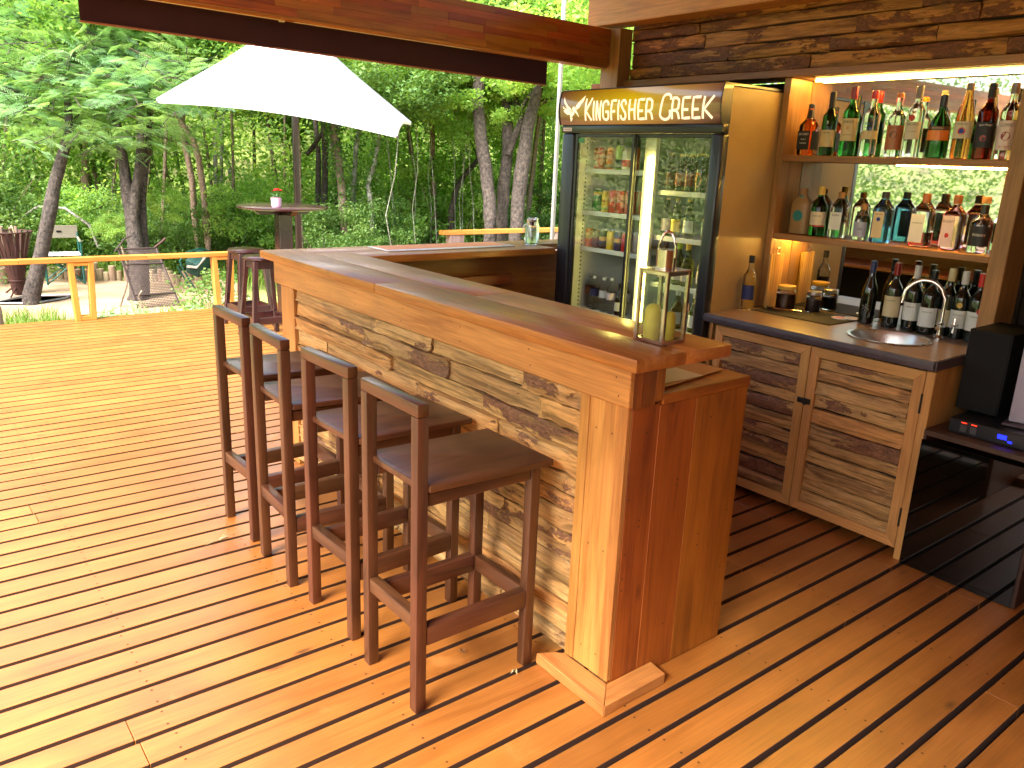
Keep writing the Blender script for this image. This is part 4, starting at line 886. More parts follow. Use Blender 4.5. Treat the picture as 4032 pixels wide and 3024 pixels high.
# sign with a bulging face
sgn = thing('sign', None, None, (0, 0, 0)); sgn.parent = fr
ZS0, ZS1 = 1.918, 2.112; ZM = (ZS0+ZS1)/2; BUL = .018
def sx(z): q = (z-ZM)/((ZS1-ZS0)/2); return -.012-BUL*(1-q*q)
def sign_pt(px, pz, out=0.): # px, pz measured along the sign face in metres
    return Vector((sx(pz)-out, px-Y0, pz))
bm = bmesh.new(); nz = 14; ny = 2; rows = []
for j in range(nz+1):
    z = ZS0+(ZS1-ZS0)*j/nz; rows.append([bm.verts.new((sx(z), y-Y0, z)) for y in (YR+.004, YR+.4, YL-.4, YL-.004)])
for P, Q in zip(rows, rows[1:]):
    for k in range(3): bm.faces.new((P[k], P[k+1], Q[k+1], Q[k]))
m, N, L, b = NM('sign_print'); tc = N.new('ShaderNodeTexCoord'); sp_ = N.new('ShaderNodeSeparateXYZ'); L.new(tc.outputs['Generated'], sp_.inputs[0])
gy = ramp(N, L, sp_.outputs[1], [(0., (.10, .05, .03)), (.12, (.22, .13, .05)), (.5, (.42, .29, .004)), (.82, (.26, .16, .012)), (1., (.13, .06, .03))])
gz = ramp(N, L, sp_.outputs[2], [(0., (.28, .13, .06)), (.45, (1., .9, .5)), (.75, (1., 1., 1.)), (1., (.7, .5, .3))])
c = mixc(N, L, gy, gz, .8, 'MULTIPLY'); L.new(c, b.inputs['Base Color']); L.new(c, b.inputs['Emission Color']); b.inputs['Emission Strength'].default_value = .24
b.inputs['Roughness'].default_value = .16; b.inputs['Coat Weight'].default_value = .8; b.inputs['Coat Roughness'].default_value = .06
link('sign_face', fin(bm, True), m, sgn)
for y in (YR+.002, YL-.002):
    bm = bmesh.new(); prof = [(sx(ZS0+(ZS1-ZS0)*j/nz)-.004, ZS0+(ZS1-ZS0)*j/nz) for j in range(nz+1)]+[(.05, ZS1+.004), (.05, ZS0-.0)]
    A = [bm.verts.new((x, -.004, z)) for x, z in prof]; Bv = [bm.verts.new((x, .004, z)) for x, z in prof]; bm.faces.new(A); bm.faces.new(Bv)
    for k in range(len(prof)): bm.faces.new((A[k], A[(k+1) % len(prof)], Bv[(k+1) % len(prof)], Bv[k]))
    link('sign_end', fin(bm), M['black'], sgn, (0, y-Y0+(.004 if y > 3 else -.0), 0))
Fp('sign_top', 3.435, 3.505, YR+.004, YL-.004, 2.113, 2.1185, M['black'], .002, 1, sgn)
# monoline letters drawn as flattened strokes
def arcp(cx, cy, rx, ry, a0, a1, n=8): return [(cx+rx*math.cos(R(a0+(a1-a0)*k/n)), cy+ry*math.sin(R(a0+(a1-a0)*k/n))) for k in range(n+1)]
GLY = {
 'K': [[(0, 0), (.05, .5), (.12, 1)], [(1, 1.02), (.16, .42), (.9, 0)]],
 'I': [[(0.4, 0), (.6, 1)]],
 'N': [[(0, 0), (.1, 1)], [(.1, 1), (.75, 0)], [(.75, 0), (1, 1)]],
 'G': [arcp(.5, .8, .5, .2, 0, 180)+arcp(.5, .2, .5, .2, 180, 360)+[(1, .42)], [(1, .42), (.55, .42)]],
 'F': [[(.1, 0), (.2, 1), (1, 1)], [(.15, .42), (.8, .44)]],
 'S': [arcp(.55, .8, .42, .2, 0, 200)+[(.55, .5), (.85, .36)]+arcp(.48, .2, .45, .2, 20, -180)],
 'H': [[(0, 0), (.1, 1)], [(.9, 0), (1, 1)], [(.05, .5), (.95, .5)]],
 'E': [[(1, .02), (.05, .0), (.1, 1), (1, 1)], [(.08, .42), (.8, .42)]],
 'R': [[(0, 0), (.12, 1)], [(.12, 1), (.6, 1.0), (.95, .9), (1, .75), (.95, .5), (.6, .4), (.1, .4)], [(.6, .4), (.9, .25), (1, 0)]],
 'C': [arcp(.62, .83, .38, .17, -10, 180)+arcp(.5, .2, .48, .2, 180, 360)+[(.98, .35)]]}
def wpx(px, py):                                   # sign measured on its face: u rightwards, v upwards
    return YL-.012-(px-95)/(2050-95)*(YL-YR-.024)
def draw(ch, pxa, pxb, z0, z1, w=.0068):
    bm = bmesh.new()
    for st in GLY[ch]:
        P = []
        for a, c in zip(st, st[1:]):
            for k in range(3): P.append((a[0]+(c[0]-a[0])*k/3, a[1]+(c[1]-a[1])*k/3))
        P.append(st[-1]); pts = []
        for u, v in P: pts.append(Vector((0, wpx(pxa+(pxb-pxa)*u, 0)-Y0, z0+(z1-z0)*v)))
        prev = None; L_, R_ = [], []
        for i, p in enumerate(pts):
            d = (pts[min(i+1, len(pts)-1)]-pts[max(0, i-1)]).normalized(); nrm = Vector((0, -d.z, d.y))*w
            if i == 0: p = p-d*w*.5
            if i == len(pts)-1: p = p+d*w*.5
            for lst, s in ((L_, 1), (R_, -1)):
                q = p+nrm*s; lst.append(q)
        vl = [bm.verts.new((sx(q.z)-.0008, q.y, q.z)) for q in L_]; vr = [bm.verts.new((sx(q.z)-.0008, q.y, q.z)) for q in R_]
        mid = [bm.verts.new((sx((a.z+c.z)/2)-.0022, (a.y+c.y)/2, (a.z+c.z)/2)) for a, c in zip(L_, R_)]
        for k in range(len(pts)-1):
            bm.faces.new((vl[k], vl[k+1], mid[k+1], mid[k])); bm.faces.new((mid[k], mid[k+1], vr[k+1], vr[k]))
    o = link('letter', fin(bm, True), M['signink'], sgn); return o
M['signink'] = flat('sign_lettering', (.80, .66, .48), .3, coat=.5, emit=(.95, .72, .42), es=.30)
ZL0, ZL1 = 1.944, 2.047
for ch, a, c in (('K', 452, 540), ('I', 553, 580), ('N', 603, 665), ('G', 697, 768), ('F', 795, 868), ('I', 880, 912), ('S', 925, 995), ('H', 1032, 1108), ('E', 1142, 1218), ('R', 1240, 1315), ('C', 1405, 1525), ('R', 1542, 1620), ('E', 1655, 1738), ('E', 1765, 1848), ('K', 1878, 1985)):
    big = (ch == 'K' and a == 452) or ch == 'C'
    draw(ch, a, c, ZL0-.004*(ch == 'C'), (2.068 if ch == 'C' else 2.062) if big else ZL1)
def emb(pts, name='kingfisher_emblem'):            # pts in sign pixels (x right, y down)
    bm = bmesh.new(); vs = []
    f = bmesh.ops
    P = [Vector((0, wpx(x, 0)-Y0, 1.918+(572-y)/(572-155+0.)*.184)) for x, y in pts]
    me_v = [bm.verts.new((sx(p.z)-.0016, p.y, p.z)) for p in P]; fc = bm.faces.new(me_v); bmesh.ops.triangulate(bm, faces=[fc])
    link(name, fin(bm), M['signink'], sgn)
emb([(133, 205), (160, 265), (205, 325), (240, 352), (268, 388), (238, 380), (205, 372), (180, 356), (196, 350), (165, 330), (178, 322), (148, 290), (135, 250)])
emb([(124, 325), (175, 362), (232, 386), (264, 398), (250, 415), (232, 438), (190, 436), (152, 405), (185, 408), (140, 378), (170, 378), (135, 352)])
emb([(438, 195), (425, 270), (395, 305), (382, 318), (385, 330), (355, 352), (358, 362), (335, 378), (322, 352), (318, 330), (350, 285), (400, 235)])
emb([(268, 350), (290, 335), (312, 345), (325, 372), (330, 395), (345, 420), (365, 478), (325, 425), (305, 408), (280, 408), (272, 385)], 'kingfisher_head')
emb([(272, 402), (298, 412), (300, 425), (262, 468), (232, 470), (238, 430)])
emb([(232, 474), (268, 478), (262, 505), (236, 532), (238, 500)])
# sliding doors
def sdoor(y0, y1, x):
    d = thing('door', None, None, (0, 0, 0)); d.parent = fr
    w = .022
    Fp('door_stile', x-.008, x+.008, y0, y0+w, .15, 1.868, M['black'], .003, 1, d); Fp('door_stile', x-.008, x+.008, y1-w, y1, .15, 1.868, M['black'], .003, 1, d)
    Fp('door_rail', x-.008, x+.008, y0+w+.0005, y1-w-.0005, 1.848, 1.868, M['black'], .003, 1, d); Fp('door_rail', x-.008, x+.008, y0+w+.0005, y1-w-.0005, .15, .19, M['black'], .003, 1, d)
    Fp('glass_pane', x-.0015, x+.0015, y0+w, y1-w, .19, 1.848, M['pane'], 0, 1, d)
    return d
d = sdoor(3.322, 3.822, 3.472); Fp('green_sticker', 3.4695, 3.4703, 3.745, 3.80, 1.815, 1.845, M['c_green'], 0, 1, d)
d = sdoor(2.777, 3.345, 3.492)
Fp('divider_post', 3.53, 3.56, 3.21, 3.30, .15, 1.871, M['white'], .004)
Fp('light_tube', 3.512, 3.526, 3.222, 3.258, .72, 1.745, M['fled'], .005, 2)
SHF = {'L': [1.655, 1.398, 1.172, .775], 'R': [1.555, 1.30, 1.03, .775]}
for z in SHF['L']: Fp('fridge_shelf', 3.575, 3.97, 3.30, YL-.101, z-.004, z+.008, M['white'], .002); Fp('shelf_lip', 3.566, 3.574, 3.302, YL-.103, z-.017, z+.011, M['c_white'], .002)
for z in SHF['R']: Fp('fridge_shelf', 3.575, 3.97, YR+.036, 3.208, z-.004, z+.008, M['white'], .002); Fp('shelf_lip', 3.566, 3.574, YR+.038, 3.206, z-.017, z+.011, M['c_white'], .002)
bm = bmesh.new()
for k in range(60): add_box(bm, 3.575-X0, 3.585-X0, YL-.1018-Y0, YL-.1008-Y0, .30+k*.026, .310+k*.026)
link('peg_holes', fin(bm), M['matt_black'], fr)
# cans and bottles inside, each a thing
proto = {}
def can(body, label, x, y, z, h=.135, r=.0285, group=None, word=None, wc='whiteink', extra=None):
    key = (body, h, r, word)
    if key not in proto:
        a = lathe_me([(0, .003), (r*.8, 0), (r, .008), (r, h-.014), (r*.82, h-.004), (0, h-.004)], 18); a.materials.append(M[body])
        l_ = lathe_me([(r*.80, 0), (r*.83, .004), (r*.80, .005), (r*.76, .001), (0, .001)], 16); l_.materials.append(M['c_silver']); proto[key] = (a, l_)
    a, l_ = proto[key]; t = thing('drink_can', label, 'can', (x, y, z), group)
    link('can_body', a, None, t); link('can_lid', l_, None, t, (0, 0, h-.005))
    if word: lettering(word, .03 if len(word) < 6 else .034, t, M[wc], 0, 0, h*.55, min(.05, .012*len(word)), r+.0006, math.pi+.3, spin=0)
    if extra: band(t, r, extra[1], extra[2], M[extra[0]], span=6.2, name='colour_band')
    return t
z = SHF['L'][0]+.0085
can('c_red', 'dark red can at the far left of the fridge top shelf', 3.64, 3.79, z, group=None, extra=('c_white', .03, .05))
can('c_red', 'red can, second from the left on the fridge top shelf', 3.615, 3.735, z, word='COKE')
can('c_orange', 'orange FANTA can on the fridge top shelf', 3.615, 3.655, z, word='FANTA', extra=('c_brown', .012, .03))
can('c_lime', 'green and black can on the fridge top shelf', 3.615, 3.575, z, .145, extra=('blacklabel', .01, .062))
can('c_white', 'white and red can at the right of the fridge top shelf', 3.60, 3.50, z, .118, .031, extra=('c_red', .02, .06))
for y, c_, nm_ in ((3.80, 'c_red', 'red'), (3.745, 'c_orange', 'orange'), (3.70, 'c_red', 'second red'), (3.61, 'c_lime', 'lime green'), (3.53, 'c_orange', 'second orange')): can(c_, nm_+' can in the back row of the fridge top shelf', 3.70, y, z, .135, .0285)
z = SHF['L'][1]+.0085
G2 = 'cans on the second fridge shelf'
can('c_dgreen', 'dark green can at the far left of the second fridge shelf', 3.66, 3.80, z, .137, extra=('c_lime', .07, .095))
can('c_green', 'green Sprite can with a yellow top', 3.615, 3.745, z, word='Sprite', extra=('c_yellow', .1, .12))
can('c_yellow', 'yellow iced tea can between green and red cans', 3.615, 3.672, z, .132, word='Lipton', wc='redink', extra=('c_lime', .015, .03))
for y, lb in ((3.602, 'leftmost red Coca-Cola can on the second fridge shelf'), (3.532, 'middle red Coca-Cola can on the second fridge shelf'), (3.462, 'red Coca-Cola can next to the door edge')): can('c_red', lb, 3.612, y, z, .14, .031, word='Coca-Cola')
for y in (3.63, 3.565, 3.50, 3.43): can('c_red', 'red can in the row behind the front Coca-Cola cans', 3.69, y, z, .14, .031, group='red cans behind the front row')
z = SHF['L'][2]+.0085
cl = ['c_orange', 'c_brown', 'blacklabel', 'c_yellow', 'c_navy', 'c_red']; nmz = dict(c_orange='orange', c_brown='brown', blacklabel='black', c_yellow='yellow', c_navy='navy blue', c_red='red')
for k, y in enumerate((3.80, 3.735, 3.67, 3.605, 3.54, 3.475)): can(cl[k], 'small %s can on the third fridge shelf' % nmz[cl[k]], 3.615, y, z, .118, .028, extra=None if k % 2 else ('c_gold', .05, .075))
for k, y in enumerate((3.77, 3.705, 3.64, 3.575, 3.51, 3.445)): can('c_silver', 'silver-topped can in the back row of the third fridge shelf', 3.68, y, z, .118, .028, group='back row of cans on the third fridge shelf')
z = SHF['L'][3]+.0085
def water(label, x, y, lab, cap, h=.215, r=.032, group=None):
    t = thing('water_bottle', label, 'water bottle', (x, y, z), group); pr = [(0, .004), (r*.8, 0), (r, .006)]
    for k in range(10): pr.append((r*(1 if k % 2 else .93), .012+k*.007))
    pr += [(r, .085), (r, .14), (r*.9, .16), (r*.5, .185), (.013, .192), (.013, h-.014), (0, h-.014)]
    link('plastic_body', lathe_me(pr, 18), M['g_water'], t); link('cap', lathe_me([(0, 0), (.015, 0), (.015, .016), (.013, .018), (0, .018)], 14), M[cap], t, (0, 0, h-.016)); band(t, r, .088, .135, M[lab], span=6.2)
water('water bottle with a brown label at the left of the bottom fridge shelf', 3.65, 3.80, 'c_brown', 'g_clear'); water('water bottle with a navy label and white cap', 3.615, 3.722, 'c_navy', 'c_white'); water('water bottle with a white label, middle of the bottom fridge shelf', 3.615, 3.632, 'c_white', 'c_white')
water('water bottle with a pale green label, nearest the door edge', 3.60, 3.548, 'c_pinkl', 'c_white', .225); water('water bottle standing behind the others on the bottom fridge shelf', 3.66, 3.49, 'c_white', 'c_white')
t = bottle('beer_bottle', 'small dark bottle with a cream label at the door edge of the bottom fridge shelf', 'bottle', 3.60, 3.478, z, .20, .03, M['g_wine'], M['black'], (0, .01), .55, .012); band(t, .03, .03, .085, M['label'], F)
z = SHF['R'][0]+.0085
for (y, gls, lab, h, lb, ex) in ((3.165, 'g_beer', 'c_brown', .205, 'brown beer bottle with amber label beside the light tube', None), (3.09, 'g_beer', 'c_wineR', .20, 'brown beer bottle with dark red label, left of its twin', None), (3.02, 'g_beer', 'c_wineR', .20, 'brown beer bottle with dark red label, right of its twin', None), (2.945, 'g_wine', 'c_orange', .21, 'dark beer bottle with a big orange oval label', 1), (2.86, 'g_dgreen', 'c_white', .225, 'green beer bottle with white and red round label', 2)):
    t = bottle('beer_bottle', lb, 'bottle', 3.615, y, z, h, .029, M[gls], M['c_orange' if ex == 2 else 'c_gold'], (0, .012), .56, .012)
    if ex == 1: disc(t, .0305, .024, .065, M['c_orange']); LAST[0].scale = (1, 1, 1.6); LAST[0].location.z = -.035; lettering('KALA', .018, t, M['ink'], 0, 0, .062, .036, .0312, math.pi)
    elif ex == 2: disc(t, .0305, .022, .08, M['c_white']); band(t, .0308, .06, .085, M['c_red'], span=1.3, name='red_band')
    else: band(t, .029, .03, .10, M[lab], F)
for y, nm_ in ((3.13, 'left'), (3.055, 'second'), (2.98, 'third'), (2.90, 'right')): t = bottle('beer_bottle', nm_+' bottle of the back row on the top right fridge shelf', 'bottle', 3.70, y, z, .205, .029, M['g_beer'], M['c_gold'], (0, .012), .56, .012); band(t, .029, .03, .10, M['c_red'], F)
z = SHF['R'][1]+.0085
for (y, lab, lb) in ((3.165, 'c_pinkl', 'olive cider bottle with pale label beside the light tube'), (3.09, 'c_yellow', 'olive cider bottle with yellow label'), (3.0, 'c_white', 'cider bottle with a plain white label, middle shelf'), (2.87, 'c_teal', 'cider bottle with grey-green label at the right side')):
    t = bottle('cider_bottle', lb, 'bottle', 3.615, y, z, .215, .03, M['g_olive'], M['c_gold'], (0, .012), .5, .012, cone=True); band(t, .03, .03, .10, M[lab], F)
z = SHF['R'][2]+.0085
for (y, gls, cp, lb) in ((3.155, 'g_wine', 'black', 'dark wine bottle in the fridge beside the light tube'), (3.05, 'g_olive', 'c_lime', 'pale green wine bottle in the middle of the fridge'), (2.985, 'g_olive', 'c_gold', 'olive wine bottle with gold capsule in the fridge'), (2.87, 'g_dgreen', 'c_white', 'green wine bottle with a long white capsule in the fridge')):
    t = bottle('wine_bottle', lb, 'bottle', 3.62, y, z, .26, .034, M[gls], M[cp], (0, .055), .5, .0135); band(t, .034, .03, .10, M['c_pinkl'], F)
z = SHF['R'][3]+.0085
for y, lb in ((3.14, 'left'), (3.03, 'middle'), (2.90, 'right')):
    t = bottle('wine_bottle', '%s bottle of the three on the lowest right fridge shelf' % lb, 'bottle', 3.62, y, z, .235, .033, M['g_olive'], M['c_white'], (0, .04), .5, .0135); band(t, .033, .03, .10, M['c_white'], F)
# ================================================================== THINGS ON THE COUNTER
la = thing('candle_lantern', 'worn metal and glass candle lantern with loop handle on the counter', 'lantern', (1.905, 1.655, 1.1645), rz=R(2)); hw, hd, H_ = .050, .053, .226
nk = M['nickel']
for sx_ in (-1, 1):
    for sy_ in (-1, 1): bp('corner_bar', la, sx_*hw-.006, sx_*hw+.006, sy_*hd-.006, sy_*hd+.006, .0015, H_, nk, .0012)
for zz, hh in ((.001, .012), (H_-.012, .012)):
    for s in (-1, 1):
        bp('rail', la, -hw+.0065, hw-.0065, s*hd-.004, s*hd+.004, zz, zz+hh, nk, .001); bp('rail', la, s*hw-.004, s*hw+.004, -hd+.0065, hd-.0065, zz, zz+hh, nk, .001)
for s in (-1, 1):
    bp('glass_pane', la, -hw+.006, hw-.006, s*hd-.0008, s*hd+.0008, .013, H_-.013, M['pane'], 0); bp('glass_pane', la, s*hw-.0008, s*hw+.0008, -hd+.006, hd-.006, .013, H_-.013, M['pane'], 0)
bp('base_plate', la, -hw+.005, hw-.005, -hd+.005, hd-.005, .002, .005, nk, 0); bp('roof_plate', la, -hw-.008, hw+.008, -hd-.008, hd+.008, H_+.0005, H_+.004, nk, .001)
link('chimney', lathe_me([(.031, 0), (.031, .055), (.033, .056), (.033, .058), (0, .059)], 24), nk, la, (0, 0, H_+.0045))
bm = bmesh.new(); tube_into(bm, [(0, -.033, H_+.04)]+[(0, -.033*math.cos(a)*1.0, H_+.055+.062*math.sin(a)) for a in [math.pi*k/12 for k in range(13)]]+[(0, .033, H_+.04)], .0042, 8)
link('handle', fin(bm, True), nk, la); bp('catch', la, hw+.005, hw+.010, -hd-.008, -hd+.002, .10, .125, nk, .001)
wax = flat('yellow_wax', (.72, .52, .06), .5, var=.12); wax.node_tree.nodes['Principled BSDF'].inputs['Subsurface Weight'].default_value = .15; wax.node_tree.nodes['Principled BSDF'].inputs['Subsurface Radius'].default_value = (.02, .012, .004)
def candle(label, x, y, r, h):
    t = thing('candle', label, 'candle', (x, y, 1.1705)); link('wax', lathe_me([(0, 0), (r, 0), (r*1.02, h*.4), (r*.98, h*.8), (r*.8, h*.93), (r*.4, h), (0, h*.97)], 24), wax, t); tube('wick', t, [(0, 0, h*.95), (.002, 0, h+.014)], .0016, flat('wick', (.5, .4, .2), .8) if h > .1 else bpy.data.materials['wick'], 5)
candle('tall yellow pillar candle inside the lantern', 1.885, 1.672, .026, .112); candle('low yellow candle stub at the back of the lantern', 1.930, 1.638, .017, .09)
def masonjar(label, x, y):
    t = thing('mason_jar', label, 'jar', (x, y, 1.1645)); link('glass_body', lathe_me([(0, .002), (.040, 0), (.045, .008), (.045, .11), (.035, .135), (.033, .15), (.031, .15), (.033, .133), (.042, .108), (.042, .012), (.036, .006), (0, .006)], 28), M['glass'], t)
    link('lid', lathe_me([(.0345, 0), (.036, .002), (.036, .014), (.033, .015), (.032, .012), (0, .010)], 24), M['steel'], t, (0, 0, .148)); link('stopper', lathe_me([(0, 0), (.016, 0), (.018, .02), (0, .021)], 14), M['c_brown'], t, (0, 0, .13)); tube('handle', t, [(-.036, .012, .13), (-.058, .018, .115), (-.062, .018, .09), (-.046, .01, .075)], .003, M['white'], 6)
masonjar('empty glass handle jar on the return counter, clear of the fridge', 3.40, 4.13); masonjar('second glass jar tucked against the fridge on the return counter', 3.50, 4.24)
mt = thing('bar_runner', 'red and white glossy bar mat lying on the return counter', 'bar mat', (2.75, 4.20, 1.1645)); bp('mat', mt, -.46, .46, -.145, .11, 0, .006, M['c_white'], .003, 2); bp('print', mt, -.44, .44, -.10, .098, .0062, .0068, flat('orange_red_print', (.85, .27, .07), .5), 0)
pb = thing('clipboard', 'brown cardboard folder lying on the work shelf under the counter end', 'clipboard', (2.08, 1.70, 1.0185), rz=R(8)); bp('board', pb, -.19, .17, -.065, .12, .004, .008, flat('brown_card', (.50, .24, .09), .6, var=.1), .001); bp('stand', pb, -.12, .1, -.04, .1, 0, .0035, M['slate'], 0)
tag(bp('paper_sheet', None, 1.92, 2.12, 1.635, 1.755, 1.0272, 1.0280, M['label'], 0), 'cream paper sheet lying on the cardboard folder', 'paper'); 
# dry grass sprig and small debris on the deck
sg = thing('dry_grass_sprig', 'small dry sprig of grass lying on the deck', 'sprig', (1.02, 3.35, .002), rz=R(20)); dg = flat('dry_grass', (.42, .36, .18), .8); r = random.Random(9)
for k in range(12): a = r.uniform(-.5, .5)+(math.pi if k % 4 == 0 else 0); l = r.uniform(.05, .11); tube('blade', sg, [(0, 0, .003), (math.cos(a)*l*.5, math.sin(a)*l*.5, .01), (math.cos(a)*l, math.sin(a)*l, r.uniform(.002, .02))], [.0016, .0013, .0005], dg, 4)
for x, y, lab in ((1.44, 2.03, 'small curled dead leaf beside the stool legs'), (1.52, 1.83, 'tiny pale twig on the boards by the plinth')):
    t = thing('dead_leaf', lab, 'leaf', (x, y, .002)); petals('leaf_blade', t, 4, .008, .018, .008, 0, dg if 'pale' in lab else flat('dead_leaf', (.12, .06, .03), .8), (0, 0, .003), 3, .3)
